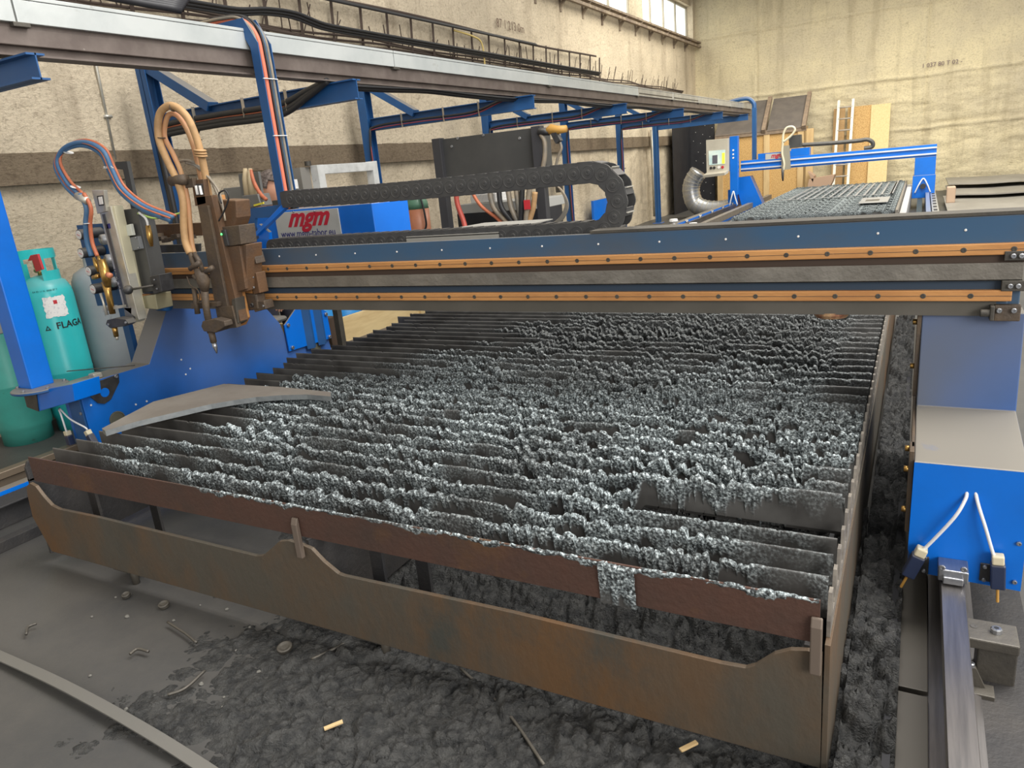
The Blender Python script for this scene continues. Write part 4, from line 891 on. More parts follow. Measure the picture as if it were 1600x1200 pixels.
# dark draped bundle top-left
dr = MB()
for k in range(9): dr.tube(spline([(-3.9 + .05 * k, 1.6 + .14 * k, 2.66 - .02 * k), (-3.85, 2.2 + .05 * k, 2.56 + .012 * k), (-3.75, 2.7, 2.5 + .012 * k), (-3.6, 3.08 + .01 * k, 2.45 + .01 * k)]), .022, 7)
tag(dr.build('cable_bundle', mat('dark_wrapped_cable', (.03, .03, .035), .5), smooth=True), 'dark drooping bundle of festoon cables above the overhead track at top left', 'cable bundle')
# ================================================================ gas cylinders
def gas(x, y, r, h, m, label, kind):
    g = T('gas_cylinder', (x, y, 0), label, 'gas cylinder'); 
    if kind == 'lpg':
        MB().lathe((x, y, 0), [(r * .86, 0), (r * .9, .0), (r * .9, .08), (r * .97, .10), (r, .13), (r, h * .38), (r * 1.008, h * .385), (r * 1.008, h * .395), (r, h * .4), (r, h - .13), (r * .97, h - .08), (r * .82, h - .025), (r * .5, h + .005), (.04, h + .02), (0, h + .02)], 48).build('body', m, g, smooth=True)
        mb = MB(); n = 40
        for a0, a1, z0, z1 in ((-.3, 1.6, h - .04, h + .05), (-.3, 3.6, h + .13, h + .19), (1.45, 1.75, h - .04, h + .19), (3.5, 3.8, h - .04, h + .19), (-.45, -.15, h - .04, h + .19), (3.3, 4.5, h - .05, h + .1)):
            k = max(2, int((a1 - a0) * 8)); R = r * .66
            V = []; F = []
            for i in range(k + 1):
                a = a0 + (a1 - a0) * i / k
                for rr_, zz in ((R, z0), (R + .005, z0), (R + .005, z1), (R, z1)): V.append((x + rr_ * math.cos(a), y + rr_ * math.sin(a), zz))
            for i in range(k):
                for j in range(4): F.append((i * 4 + j, i * 4 + (j + 1) % 4, i * 4 + 4 + (j + 1) % 4, i * 4 + 4 + j))
            mb.add(V, F + [(3, 2, 1, 0), (k * 4, k * 4 + 1, k * 4 + 2, k * 4 + 3)])
        mb.build('collar', m, g)
        v = MB().cyl((x, y, h), (x, y, h + .08), .018).cyl((x, y, h + .07), (x, y, h + .12), .03).cyl((x - .05, y, h + .05), (x, y, h + .05), .014).build('valve', BRASS, g, smooth=True)
    return g
g2 = gas(-5.14, 2.82, .16, 1.04, TEAL, 'turquoise gas cylinder with white label and red flap by the left wall', 'lpg')
x, y, r = -5.14, 2.82, .1605
MB().prism([W(47, 399, 2.7), W(58, 397, 2.7), W(66, 421, 2.7), W(56, 425, 2.7), W(50, 407, 2.7), W(43, 408, 2.7)], (0, .015, 0)).build('red_flap', REDP, g2, bevel=.002)
def patch(a0, a1, z0, z1, rr_, name, m, par, jag=0):
    n = 14; mm = 8; V = []
    rnd = random.Random(4)
    for j in range(mm + 1):
        for i in range(n + 1):
            aa0 = a0 + (rnd.random() * jag if i == 0 else 0); t = i / n; a = a0 + (a1 - a0) * t + (rnd.uniform(-1, 1) * jag if i in (0, n) else 0); z = z0 + (z1 - z0) * j / mm + (rnd.uniform(-1, 1) * jag * .12 if j in (0, mm) else 0)
            V.append((x + rr_ * math.cos(a), y + rr_ * math.sin(a), z))
    F = [(j * (n + 1) + i, j * (n + 1) + i + 1, (j + 1) * (n + 1) + i + 1, (j + 1) * (n + 1) + i) for j in range(mm) for i in range(n)]
    return MB().add(V, F).build(name, m, par, smooth=True)
va = math.atan2(-y, -x)   # direction towards camera
lab = patch(va - .2, va + .62, .79, .925, r + .0015, 'label', PAPER, g2, .04)
patch(va + .16, va + .3, .875, .90, r + .0022, 'hazard_diamond', REDP, lab)
def bendf(a0, z0): 
    return lambda X_, Y_2, Z_: Vector((x + (r + .002 + Z_) * math.cos(a0 + X_ / r), y + (r + .002 + Z_) * math.sin(a0 + X_ / r), z0 + Y_2))
text('FLAGA', .062, (0, 0, 0), (1, 0, 0), (0, 1, 0), INK, g2, 'lettering', .0003, bold=.001, bend=bendf(va + .04, .71))
tri = [(-.035, -.002), (.0, -.002), (-.0175, .032)]; tri2 = [(-.026, .004), (-.009, .004), (-.0175, .022)]
bf = bendf(va - .16, .71)
V = [bf(a, b, .0004) for a, b in tri + tri2]; MB().add(V, [(0, 1, 4, 3), (1, 2, 5, 4), (2, 0, 3, 5)]).build('triangle_mark', INK, g2)
text('EA 03 11 N  0000 07 T', .016, (0, 0, 0), (1, 0, 0), (0, 1, 0), INK, g2, 'stamp', .0003, bend=lambda X_, Y_2, Z_: Vector((x + (r * .975) * math.cos(va - .5 + X_ / r), y + (r * .975) * math.sin(va - .5 + X_ / r), .962 + Y_2)))
gas(-5.22, 2.5, .165, 1.02, TEALD, 'older turquoise gas cylinder with worn green base, behind the blue post at left', 'lpg')
x, y = -5.1, 3.16
g3 = T('gas_cylinder', (x, y, 0), 'grey gas cylinder with narrow neck behind the round gauges', 'gas cylinder')
MB().lathe((x, y, 0), [(.15, 0), (.16, .01), (.16, .93), (.155, .98), (.13, 1.03), (.08, 1.06), (.055, 1.07), (.05, 1.15), (.05, 1.16)], 48).build('body', GREYG, g3, smooth=True)
MB().lathe((x, y, 1.15), [(.052, 0), (.052, .03), (.03, .04)], 24).build('cap', REDP, g3, smooth=True)
x, y = -4.97, 6.95
g4 = T('gas_cylinder', (x, y, 0), 'copper-red gas cylinder with green shoulder standing left of the anthracite cabinet', 'gas cylinder')
MB().lathe((x, y, 0), [(.13, 0), (.135, .74), (.135, .82), (.135, 1.12)], 40).build('body', REDG, g4, smooth=True)
MB().lathe((x, y, 0), [(.1355, 1.12), (.13, 1.19), (.1, 1.25), (.07, 1.28)], 40).build('shoulder', GREENG, g4, smooth=True)
MB().lathe((x, y, 1.27), [(.07, 0), (.06, .03), (.03, .04), (.03, .1)], 20).build('valve', GALV, g4, smooth=True)
hoses('hose', g4, [(x + .02, y - .03, 1.36), (x + .12, y - .08, 1.25), (x + .17, y - .1, 1.05), (x + .15, y - .1, .9), (x + .02, y - .2, .82), (x - .13, y - .15, .9), (x - .17, y - .1, 1.05)], .011, RUBBER)
# ================================================================ cabinet on stand + hoses
cb = T('power_cabinet', (-3.35, 6.0, 0), 'anthracite power source cabinet on two black legs behind the energy chain', 'cabinet')
a, b = W(676, 220, 6.0), W(845, 197, 6.0); zt = 1.775; zb = 1.28
MB().box((a.x + .07, 6.03, zb), (b.x - .07, 6.33, zt)).build('body', CABG, cb, bevel=.003)
for xx in (a.x, b.x - .09): MB().box((xx, 5.98, 0), (xx + .09, 6.06, zt + .01)).build('leg', CABG if 0 else mat('black_leg', (.04, .04, .045), .5), cb, bevel=.004)
for px, py in ((706, 229), (715, 216), (755, 211), (812, 216)): scr(px, py, 6.03, cb, .013)
f_ = OCHRE
MB().cyl(W(842, 206, 5.98), W(858, 206, 5.98), .03).build('socket', BLACKP, cb, smooth=True)
MB().tube([W(852, 206, 5.98), W(862, 202, 5.98), (W(872, 203, 5.98)), W(885, 201, 5.98)], [.02, .045, .035, .03], 10).build('fitting', OCHRE, cb, smooth=True)
MB().bar(W(866, 207, 5.98), W(874, 222, 5.98), .06, .05).build('plug', BLACKP, cb)
hoses('wire', cb, [W(a_, b_, 5.98) for a_, b_ in ((875, 222), (877, 232), (872, 245), (868, 262))], .012, GREYH)
hoses('cable', cb, [W(a_, b_, 5.98) for a_, b_ in ((845, 210), (851, 222), (851, 245), (847, 268), (842, 290))], .02, GREYH)
for k in range(4): 
    hoses('coiled_wire', cb, [W(a_ + k * 1.2, b_ + k, 5.99) for a_, b_ in ((848, 287), (866, 288), (878, 300), (884, 318), (878, 336), (866, 348), (856, 352))], .008, GREYH)
HN = [((712, 296), (715, 320), (726, 352)), ((735, 296), (752, 322), (786, 352)), ((764, 293), (772, 325), (798, 356)), ((779, 293), (784, 325), (806, 356)), ((793, 292), (799, 325), (812, 356)), ((806, 291), (810, 322), (816, 356)), ((816, 290), (815, 322), (814, 356)), ((836, 300), (833, 325), (826, 356)), ((828, 290), (824, 325), (822, 354))]
HM = [REDH, ORANGE, GREYH, RUBBER, GREYH, GREYH, RUBBER, TANH, GREYH]
hd = ['red rubber hose hanging below the cabinet at its left', 'orange hose slanting down below the cabinet', 'grey hose bending down beside the orange hose', 'black hose between two grey hoses under the cabinet', 'pale grey hose with white tag under the cabinet', 'grey hose running straight down under the cabinet', 'thin black hose right of the straight grey hose', 'tan bulging hose beside the cabinet right leg', 'dark grey hose with red sticker under the cabinet']
for k, (pp, m_) in enumerate(zip(HN, HM)):
    o_ = hoses('hose', None, [W(a_, b_, 5.9 - .012 * k) for a_, b_ in pp] + [W(pp[-1][0] + 6, pp[-1][1] + 45, 5.8)] + [Vector((W(pp[-1][0] + 6, pp[-1][1] + 45, 5.8).x, 5.75, .03))], .024 if m_ not in (ORANGE,) else .016, m_)
    tag(o_, hd[k], 'hose', 'hoses under the cabinet')
    if k == 8: c = W(823, 320, 5.77); MB().box((c.x - .03, 5.775, c.z - .04), (c.x + .03, 5.78, c.z + .04)).build('sticker', REDP, o_)
a, b = W(706, 336, 6.5), W(842, 375, 6.5)
bb = T('black_box', (a.x, 6.5, 0), 'wide black box with pale top sheet standing under the cabinet', 'box')
MB().box((a.x, 6.6, 0), (b.x, 7.1, a.z)).build('body', BLK, bb, bevel=.004); MB().box((a.x, 6.6, a.z), (b.x, 7.2, a.z + .09)).build('top', mat('grey_top', (.4, .4, .38), .5), bb, bevel=.004)
MB().box((a.x + .15, 6.65, a.z + .09), (a.x + .45, 6.9, a.z + .18)).build('packaging', PAPER, bb, bevel=.01)
# white welded frame
wf = T('welded_frame', (-4.9, 5.4, 0), 'white painted square tube frame standing against the left wall', 'frame')
a, b, c_ = Wx(475, 258, -4.9), Wx(578, 252, -4.9), Wx(590, 315, -4.9)
y0, y1 = 5.32, 6.2; zt = 1.65
MB().box((-4.938, y0 + .09, zt - .085), (-4.852, y1 - .08, zt - .001)).build('top_bar', WHITEF, wf, bevel=.004)
MB().box((-4.94, y0 - .0, 0), (-4.85, y0 + .09, zt)).build('upright', WHITEF, wf, bevel=.004)
MB().box((-4.94, y1 - .08, 0), (-4.85, y1 + .0, zt + .005)).build('upright', WHITEF, wf, bevel=.004)
MB().box((-4.938, y0 + .09, 1.12), (-4.862, y1 - .08, 1.2)).build('lower_bar', WHITEF, wf, bevel=.004)
MB().box((-5.1, y0 - .12, 0), (-4.95, y0, zt - .01)).build('side_channel', mat('grey_channel', (.22, .21, .19), .6), wf)
MB().cyl((-4.93, y0 - .03, zt), (-4.93, y0 - .03, zt + .04), .03).build('socket', SOOT, wf)
mb = MB(); 
wr = T('wire_rack', (-5.1, 5.6, 0), 'small bent wire rack seen through the white frame', 'wire rack')
for k in range(7):
    yy = 5.45 + k * .11; mb.tube([(-5.2, yy, 1.25), (-5.2, yy + .1, 1.42), (-5.05, yy + .1, 1.42)], .005, 5)
mb.tube([(-5.05, 5.5, 1.42), (-5.05, 6.3, 1.42)], .006, 5).tube([(-5.2, 5.4, 1.25), (-5.2, 6.3, 1.25)], .006, 5).build('wires', ALU, wr)
MB().box((-5.22, 5.4, 0), (-5.05, 6.3, 1.245)).build('shelf_body', WHITEF, wr)
# grey wall switch box with tubes (behind the person's head)
eb = T('electrical_box', (-4.6, 3.9, 0), 'grey electrical box with two beige cable glands and yellow lever behind the right torch', 'electrical box')
polyb('back_plate', [(372, 272), (403, 268), (412, 322), (380, 326)], 3.5, .02, mat('grey_box_steel', (.16, .16, .155), .5, .2), eb)
polyb('box', [(377, 306), (402, 303), (408, 322), (382, 326)], 3.38, .1, mat('grey_box_steel', (.16, .16, .155), .5, .2), eb, .004)
for x0 in (381, 389): MB().tube([W(x0 + 2, 263, 3.42), W(x0 + 3, 280, 3.42), W(x0 + 7, 305, 3.42)], [.012, .022, .026], 12).build('cable_gland', mat('beige_gland', (.5, .4, .25), .6), eb, smooth=True)
MB().bar(W(397, 321, 3.36), W(412, 317, 3.36), .008, .01).build('lever', YEL, eb)
hoop(eb, [(391, 264), (397, 285), (407, 303), (416, 312)], 3.42, 3.4, .012, ORANGE)
MB().box((-3.5, 3.39, 1.345), (-3.36, 3.42, 1.40)).build('stand', CABG, eb)
b_ = tag(MB().box((-5.3, 4.6, 0), (-4.9, 5.1, 1.52)).build('grey_cupboard', mat('grey_cupboard_paint', (.2, .2, .19), .6), bevel=.005), 'grey open cupboard behind the blue supply column', 'cupboard')
MB().box((-5.05, 4.62, 1.46), (-4.89, 5.08, 1.54)).build('shelf_top', PAPER, b_)
# ================================================================ person (behind the left end of the gantry)
pe = T('person', (-4.43, 4.27, 0), 'person in dark workwear with short grey-brown hair behind the front gantry', 'person')
px_, py_ = -4.43, 4.27
def skinbody(name, joints, edges, m, par, sub=2):
    me = bpy.data.meshes.new(name); me.from_pydata([j[0] for j in joints], edges, []); o = bpy.data.objects.new('tmpbody', me); COL.objects.link(o)
    sk = o.modifiers.new('skin', 'SKIN'); 
    if not me.skin_vertices: 
        bpy.context.view_layer.objects.active = o
    for i, j in enumerate(joints): v = me.skin_vertices[0].data[i]; v.radius = (j[1], j[2] if len(j) > 2 else j[1])
    me.skin_vertices[0].data[0].use_root = True
    ss_ = o.modifiers.new('sub', 'SUBSURF'); ss_.levels = sub; ss_.render_levels = sub
    dg = bpy.context.evaluated_depsgraph_get(); m2 = bpy.data.meshes.new_from_object(o.evaluated_get(dg)); bpy.data.objects.remove(o); m2.materials.clear()
    return link(name, m2, m, par, smooth=True)
def pj(dx, dy, z): return (px_ + dx, py_ + dy, z)
bj = [(pj(-.16, 0, .92), .13, .15), (pj(-.14, 0, 1.08), .12, .14), (pj(-.08, 0, 1.22), .12, .15), (pj(-.02, 0, 1.32), .09, .13), (pj(.02, 0, 1.38), .05), (pj(.06, 0, 1.44), .05),
      (pj(-.02, -.17, 1.31), .06), (pj(-.0, -.23, 1.04), .048), (pj(.09, -.25, .79), .036), (pj(.12, -.25, .73), .032),
      (pj(-.02, .17, 1.31), .06), (pj(.2, .2, 1.33), .048), (pj(.42, .16, 1.36), .036), (pj(.48, .15, 1.37), .03),
      (pj(-.16, -.1, .86), .09), (pj(-.12, -.12, .48), .065), (pj(-.16, -.12, .09), .045), (pj(-.06, -.12, .04), .04),
      (pj(-.16, .1, .86), .09), (pj(-.12, .12, .48), .065), (pj(-.16, .12, .09), .045), (pj(-.06, .12, .04), .04)]
be = [(0, 1), (1, 2), (2, 3), (3, 4), (4, 5), (3, 6), (6, 7), (7, 8), (8, 9), (3, 10), (10, 11), (11, 12), (12, 13), (0, 14), (14, 15), (15, 16), (16, 17), (0, 18), (18, 19), (19, 20), (20, 21)]
skinbody('body', bj, be, SKIN, pe)
cl = [(j[0], j[1] * 1.16 + .006, (j[2] if len(j) > 2 else j[1]) * 1.16 + .006) for j in bj]
skinbody('shirt', [cl[0], cl[1], cl[2], cl[3], cl[6], (pj(-.01, -.19, 1.16), .062), cl[10], (pj(.08, .18, 1.32), .065)], [(0, 1), (1, 2), (2, 3), (3, 4), (4, 5), (3, 6), (6, 7)], DCLOTH, pe)
skinbody('trousers', [cl[0], cl[14], cl[15], cl[16], cl[18], cl[19], cl[20]], [(0, 1), (1, 2), (2, 3), (0, 4), (4, 5), (5, 6)], DCLOTH, pe)
# head: shaped ellipsoid facing +x, tilted down
def headmesh(scale, hair=False):
    nu, nv = 40, 28; V = []
    for j in range(nv + 1):
        th = math.pi * j / nv
        for i in range(nu):
            ph = 2 * math.pi * i / nu; X_, Y2, Z2 = math.sin(th) * math.cos(ph), math.sin(th) * math.sin(ph), math.cos(th)
            rx = .105 if X_ < 0 else .098; rz = .115 if Z2 > 0 else .13
            x_, y_, z_ = X_ * rx, Y2 * .078 * (1 - .25 * max(0, -Z2)), Z2 * rz
            if not hair:
                nose = math.exp(-((Y2) / .14) ** 2 - ((Z2 + .18) / .14) ** 2) * (X_ > 0); x_ += .024 * nose
                x_ += .008 * math.exp(-(Y2 / .4) ** 2 - ((Z2 - .12) / .1) ** 2) * (X_ > 0)
                for sy in (-.33, .33): x_ -= .012 * math.exp(-((Y2 - sy) / .14) ** 2 - ((Z2 - .0) / .1) ** 2) * (X_ > 0)
                x_ += .006 * math.exp(-(Y2 / .22) ** 2 - ((Z2 + .5) / .07) ** 2) * (X_ > 0); x_ -= .005 * math.exp(-(Y2 / .25) ** 2 - ((Z2 + .42) / .03) ** 2) * (X_ > 0)
            V.append((x_ * scale, y_ * scale, z_ * scale))
    F = [(j * nu + i, j * nu + (i + 1) % nu, (j + 1) * nu + (i + 1) % nu, (j + 1) * nu + i) for j in range(nv) for i in range(nu)]
    return V, F
HC = Vector((-3.50, 3.95, 1.40)); HC = Vector(Wx(425, 298, -4.35)); RH = Matrix.Rotation(.35, 4, 'Y')
V, F = headmesh(1.18); hd_ = MB().add([HC + RH @ Vector(v) for v in V], F).build('head', SKIN, pe, smooth=True)
V, F = headmesh(1.28, True)
F2_ = [f for f in F if all((V[i][2] > .02 + (.06 if V[i][0] > .045 else 0)) or V[i][0] < -.012 and V[i][2] > -.085 for i in f)]
hm = MB().add([HC + RH @ Vector(v) for v in V], F2_).build('hair', HAIR, pe, smooth=True); so_ = hm.modifiers.new('thick', 'SOLIDIFY'); so_.thickness = .012
for sy in (-1, 1):
    MB().lathe(HC + RH @ Vector((.005, .078 * sy, -.015)), [(.006, -.004), (.026, 0), (.03, .006), (.022, .012), (.008, .006)], 16, (.3, sy, 0)).build('ear', SKIN, hd_, smooth=True)
    MB().lathe(HC + RH @ Vector((.083, .028 * sy, .0)), [(.0, -.004), (.008, 0), (.011, .004), (.0, .010)], 12, (1, 0, 0)).build('eye', PAPER, hd_, smooth=True)
def hand(root, d, name='hand'):
    root = Vector(root); d = Vector(d).normalized(); s = d.cross(Vector((0, 0, 1))).normalized(); u = s.cross(d)
    J = [(root, .026, .02), (root + d * .05, .036, .018), (root + d * .085, .036, .015)]; E = [(0, 1), (1, 2)]
    for k in range(4):
        o_ = (k - 1.5) * .019; L = (.066, .078, .074, .058)[k]; b0 = root + d * .09 + s * o_; n = len(J)
        J += [(b0, .0085), (b0 + d * L * .5 - u * .012, .008), (b0 + d * L * .85 - u * .035, .0065)]; E += [(2, n), (n, n + 1), (n + 1, n + 2)]
    n = len(J); J += [(root + d * .03 + s * -.035, .011), (root + d * .06 - s * .055 - u * .012, .009), (root + d * .085 - s * .056 - u * .03, .008)]; E += [(0, n), (n, n + 1), (n + 1, n + 2)]
    return skinbody(name, [(tuple(j[0]), *j[1:]) for j in J], E, SKIN, pe)
hand(pj(.13, -.25, .72), (.45, -.05, -1)); hand(pj(.50, .15, 1.37), (1, -.1, -.1))
# ================================================================ crates behind slats
wc = T('wooden_crate', (-4.4, 5.0, 0), 'pale wooden crate holding blue canisters behind the far end of the slats', 'crate')
za = .30
MB().box((-4.42, 4.6, .08), (-4.39, 6.0, .34)).build('side_board', PINEL, wc, bevel=.002)
for yy in (4.55, 5.95): MB().box((-4.44, yy, 0), (-4.36, yy + .07, .43)).build('corner_post', PINEL, wc, bevel=.002)
MB().box((-4.95, 4.55, .05), (-4.4, 4.58, .34)).build('end_board', PINEL, wc)
for k in range(3):
    yy = 4.75 + .36 * k
    tag(MB().lathe((-4.6, yy, .1), [(.13, 0), (.14, .02), (.14, .32), (.1, .36), (.03, .37)], 24).build('blue_canister', mat('light_blue_plastic', (.03, .25, .6), .4), smooth=True), ('nearest', 'middle', 'farthest')[k] + ' light blue canister standing in the wooden crate', 'canister', 'canisters in the crate')
tag(MB().box((-4.36, 4.44, 0), (-4.19, 4.54, .42)).build('brown_box', mat('dark_brown_box', (.07, .045, .03), .7), bevel=.004), 'dark brown box standing in front of the wooden crate', 'box')
tag(MB().box((-4.9, 3.85, 0), (-4.5, 3.98, .50)).box((-4.9, 3.82, .50), (-4.2, 4.02, .54)).build('grey_bench', mat('grey_pipe', (.2, .19, .17), .5), bevel=.02), 'grey bench edge behind the left leg of the front gantry', 'bench')
tag(MB().box((-4.05, 4.35, 0), (-4.0, 4.4, .8)).build('steel_post', SOOT), 'thin dark post behind the slats left of the crate', 'post')
# console at far left edge behind post
jb = ppoly([(-30, 480), (2, 482), (4, 495), (6, 520), (-30, 530)], 2.1, .06).box((-4.40, 2.11, .93), (-4.28, 2.14, .96)).build('junction_box', GREYG, G, bevel=.003)
tag(MB().box((-4.65, 1.9, 0), (-4.6, 1.98, .3)).build('timber_batten', PINEL), 'pale upright wooden slat at the left picture edge near the floor', 'wood slat')
# wall-side items between posts
tag(MB().box((-5.35, 13.0, 0), (-5.3, 14.0, .75)).build('leaning_sheet', BLUE, bevel=.005), 'blue sheet panel leaning against the left wall between the posts', 'panel')
tag(MB().box((-5.4, 11.6, 1.0), (-5.33, 11.75, 1.3)).cyl((-5.34, 11.68, 1.35), (-5.34, 11.68, 1.45), .05).bar((-5.36, 11.7, 1.22), (-5.36, 15.0, 1.25), .015, .015).build('wall_valve', SOOT), 'small dark valve with thin pipe on the left wall between posts', 'valve')
p_ = Wz(920, 350, 0)
tag(MB().lathe((-5.0, 11.9, .0), [(.06, 0), (.16, .03), (.18, .12), (.1, .2)], 14).build('machine_part', SOOT), 'small dark machine part lying on the floor under the chain curl', 'machine part')
tag(MB().cyl((-5.35, 16.8, .1), (-5.35, 16.8, 2.0), .04, 12).build('wall_pipe', ALU, smooth=True), 'pale vertical pipe on the left wall beside the black sheet', 'pipe')
# ================================================================ far end
tag(MB().box((-5.3, 18.2, 0), (-5.27, 19.8, 2.08)).box((-5.3, 19.75, 0), (-4.66, 19.8, 2.15)).build('black_sheet', BLK), 'tall black perforated sheet standing in the far corner', 'sheet')
bo = bpy.data.objects['black_sheet']; mb = MB()
for k in range(26): xx = -5.2 + .6 * ((k * 7) % 10) / 10; mb.box((xx, 19.745, .3 + k * .07), (xx + .012, 19.75, .312 + k * .07))
mb.build('eyelets', PAPER, bo)
dpt = [W(a, b, 17.0) for a, b in ((1092, 268), (1082, 284), (1080, 300), (1086, 318), (1102, 326), (1125, 327), (1150, 322))]
dd = MB().tube(spline(dpt, 10), .19, 24).build('ventilation_duct', GALV, smooth=True); tag(dd, 'shiny flexible metal ventilation duct bending to the floor in the far corner', 'duct')
mb = MB(); sp = spline(dpt, 5)
for i in range(1, len(sp) - 1, 2): mb.tube([sp[i] - (sp[i + 1] - sp[i]).normalized() * .01, sp[i] + (sp[i + 1] - sp[i]).normalized() * .01], .198, 24)
ddr = mb.build('duct_rib', ALU, dd)
# osb shed with felt roof
YS_ = 19.6
sh = T('wooden_shed', (-3.3, YS_, 0), 'OSB clad wooden shed with steep grey felt roof at the far wall', 'shed')
for k, (x0, x1) in enumerate(((-4.45, -3.42), (-3.28, -2.62))):
    MB().box((x0, YS_ - .02, 0), (x1, YS_, 1.72)).build('osb_panel', OSB, sh)
for x0 in (-4.55, -3.42, -2.64): MB().box((x0, YS_ - .06, 0), (x0 + .14, YS_ + .06, 1.76)).build('stud', PINE, sh, bevel=.004)
MB().box((-4.6, YS_ - .07, 1.68), (-2.45, YS_ + .03, 1.78)).build('eave_beam', WOODG, sh, bevel=.004)
for k, (x0, x1) in enumerate(((-4.6, -3.42), (-3.34, -2.48))):
    MB().prism([(x0, YS_ - .08, 1.76), (x1, YS_ - .08, 1.76), (x1 + .0, YS_ + .85, 2.5), (x0 + .0, YS_ + .85, 2.5)], (0, .03, .03)).build('roof_panel', FELT, sh)
for x0 in (-3.42, -2.5): MB().bar((x0, YS_ - .12, 1.76), (x0, YS_ + .85, 2.56), .09, .1).build('rafter', WOODG, sh, bevel=.004)
MB().box((-2.6, YS_, 0), (-2.52, YS_ + .85, 1.8)).build('side_wall', PINE, sh)
# black cabinet by shed / boards / ladder
tag(MB().box((-2.44, YS_ - .1, 0), (-2.28, YS_ - .03, 1.72)).build('timber_board', PINE, bevel=.003), 'upright pine board standing at the right corner of the shed', 'board')
tag(MB().prism([(-1.98, 20.6, 0), (-1.98, 20.62, 0), (-1.98, 20.9, 2.14), (-1.98, 20.88, 2.14)], (.26, 0, 0)).build('osb_board', mat('brownish_osb', (.5, .33, .16), .75, 0, (.4, .24, .1), 50)), 'narrow brownish board leaning behind the ladder', 'board')
tag(MB().prism([(-1.66, 20.45, 0), (-1.66, 20.48, 0), (-1.66, 20.9, 2.14), (-1.66, 20.87, 2.14)], (.54, 0, 0)).build('osb_board', OSB), 'OSB board leaning on the far wall right of the ladder', 'board')
tag(MB().prism([(-1.14, 20.3, 0), (-1.14, 20.33, 0), (-1.14, 20.86, 2.13), (-1.14, 20.83, 2.13)], (.42, 0, 0)).build('pale_board', mat('pale_board', (.72, .58, .3), .7, 0, (.66, .5, .24), 30), bevel=.002), 'pale yellowish board leaning on the far wall, rightmost of the boards', 'board')
ld = T('ladder', (-1.7, 20.0, 0), 'light aluminium ladder leaning on the far wall before the boards', 'ladder')
for xx in (-1.86, -1.54): MB().bar((xx, 19.9, 0), (xx + .0, 20.75, 2.32), .03, .06, (1, 0, 0)).build('rail', mat('pale_ladder', (.48, .46, .41), .4, .3), ld)
for k in range(8):
    t = .12 + k * .115; MB().cyl((-1.86, 19.9 + .85 * t, 2.32 * t), (-1.54, 19.9 + .85 * t, 2.32 * t), .018, 8).build('rung', mat('dull_rung', (.42, .38, .33), .5), ld, smooth=True)
cbx = T('cardboard_box', (-2.2, 19.0, 0), 'open brown scrap box beside the shed below the far beam', 'box')
MB().prism([W(1264, 280, 19), W(1304, 273, 19), W(1300, 285, 19), (-2.05, 19, .0), (-2.4, 19, .0)], (0, .4, 0)).build('box', CARD, cbx)
MB().prism([W(1262, 268, 19), W(1270, 285, 19), W(1272, 275, 19)], (0, .4, 0)).build('flap', CARD, cbx)
# stacked plates, blocks
STK = mat('stacked_sheet', (.24, .225, .2), .55, .25, (.33, .31, .28), 1.2, stretch=(1, .5, 1))
for k, (x0, x1, y0, y1, z) in enumerate(((.42, 5, 12.4, 17.5, .02), (.5, 5, 16.6, 19.4, .10), (.52, 5, 18.2, 20.6, .2))):
    n = 60; xs_ = np.linspace(x0, x1, n); V = []
    for x_ in xs_:
        wv = .03 * math.sin(x_ * 1.7) + .015 * math.sin(x_ * 4)
        for yy in (y0, y1):
            for zz in (z + .06 + wv, z + .08 + wv): V.append((x_, yy, zz))
    F = []
    for i in range(n - 1):
        a = i * 4; b = a + 4; F += [(a, b, b + 1, a + 1), (a + 1, b + 1, b + 3, a + 3), (a + 3, b + 3, b + 2, a + 2), (a + 2, b + 2, b, a)]
    F += [(0, 1, 3, 2), (a + 4, a + 6, a + 7, a + 5)]
    tag(MB().add(V, F).build('steel_sheet', STK, smooth=False), 'wavy %s steel sheet of the flat stack at right in front of the far wall' % ('lowest', 'middle', 'topmost')[k], 'steel sheet', 'sheets stacked at right')
for (px, py, z, nm) in ((1486, 300, .32, 'upper'), (1486, 308, .12, 'lower')):
    c = Wz(px, py, z); tag(MB().box((c.x - .07, c.y - .1, .13 if z > .2 else .0), (c.x + .07, c.y + .1, z + .1)).build('wood_block', mat('pinkish_wood', (.5, .36, .26), .8), bevel=.02), '%s of two pinkish wooden blocks on the steel sheets' % nm, 'wood block')
# ================================================================ second machine
SX0, SX1, SY0, SY1 = -2.33, -.26, 10.75, 17.2
t2b = T('cutting_table', (-1.3, 11, 0), 'smaller dark cutting table of the far machine with mesh of white stripes', 'cutting table')
MB().box((SX0, SY0 - .03, .1), (SX1, SY0, .38)).build('front_plate', mat('dark_table_front', (.075, .072, .065), .6), t2b)
MB().box((SX1 - .0, SY0 - .02, .05), (SX1 + .03, SY1, .50)).build('side_plate', EDGE, t2b); MB().box((SX0 - .03, SY0, .05), (SX0, SY1, .45)).build('side_plate', EDGE, t2b)
MB().box((SX1 + .04, SY0 + .0, .0), (SX1 + .12, SY1, .42)).build('side_trough', mat('whitish_trough', (.5, .49, .5), .5), t2b); MB().box((SX1 + .05, SY0 - .02, .2), (SX1 + .11, SY0, .36)).build('end_cap', mat('teal_cap', (.02, .2, .3), .5), t2b)
GR2 = 'slats of the far cutting table'
cov2 = lambda x: np.clip(.5 + .5 * fbm(x * 4, x * 0, 5, 2), 0, 1)
protos = [slat(0, SX0 + .01, SX1 - .01, .012, cov2, lambda x: .75 + 0 * x, 300 + k * 9) for k in range(4)]
y = SY0 + .02; k = 0
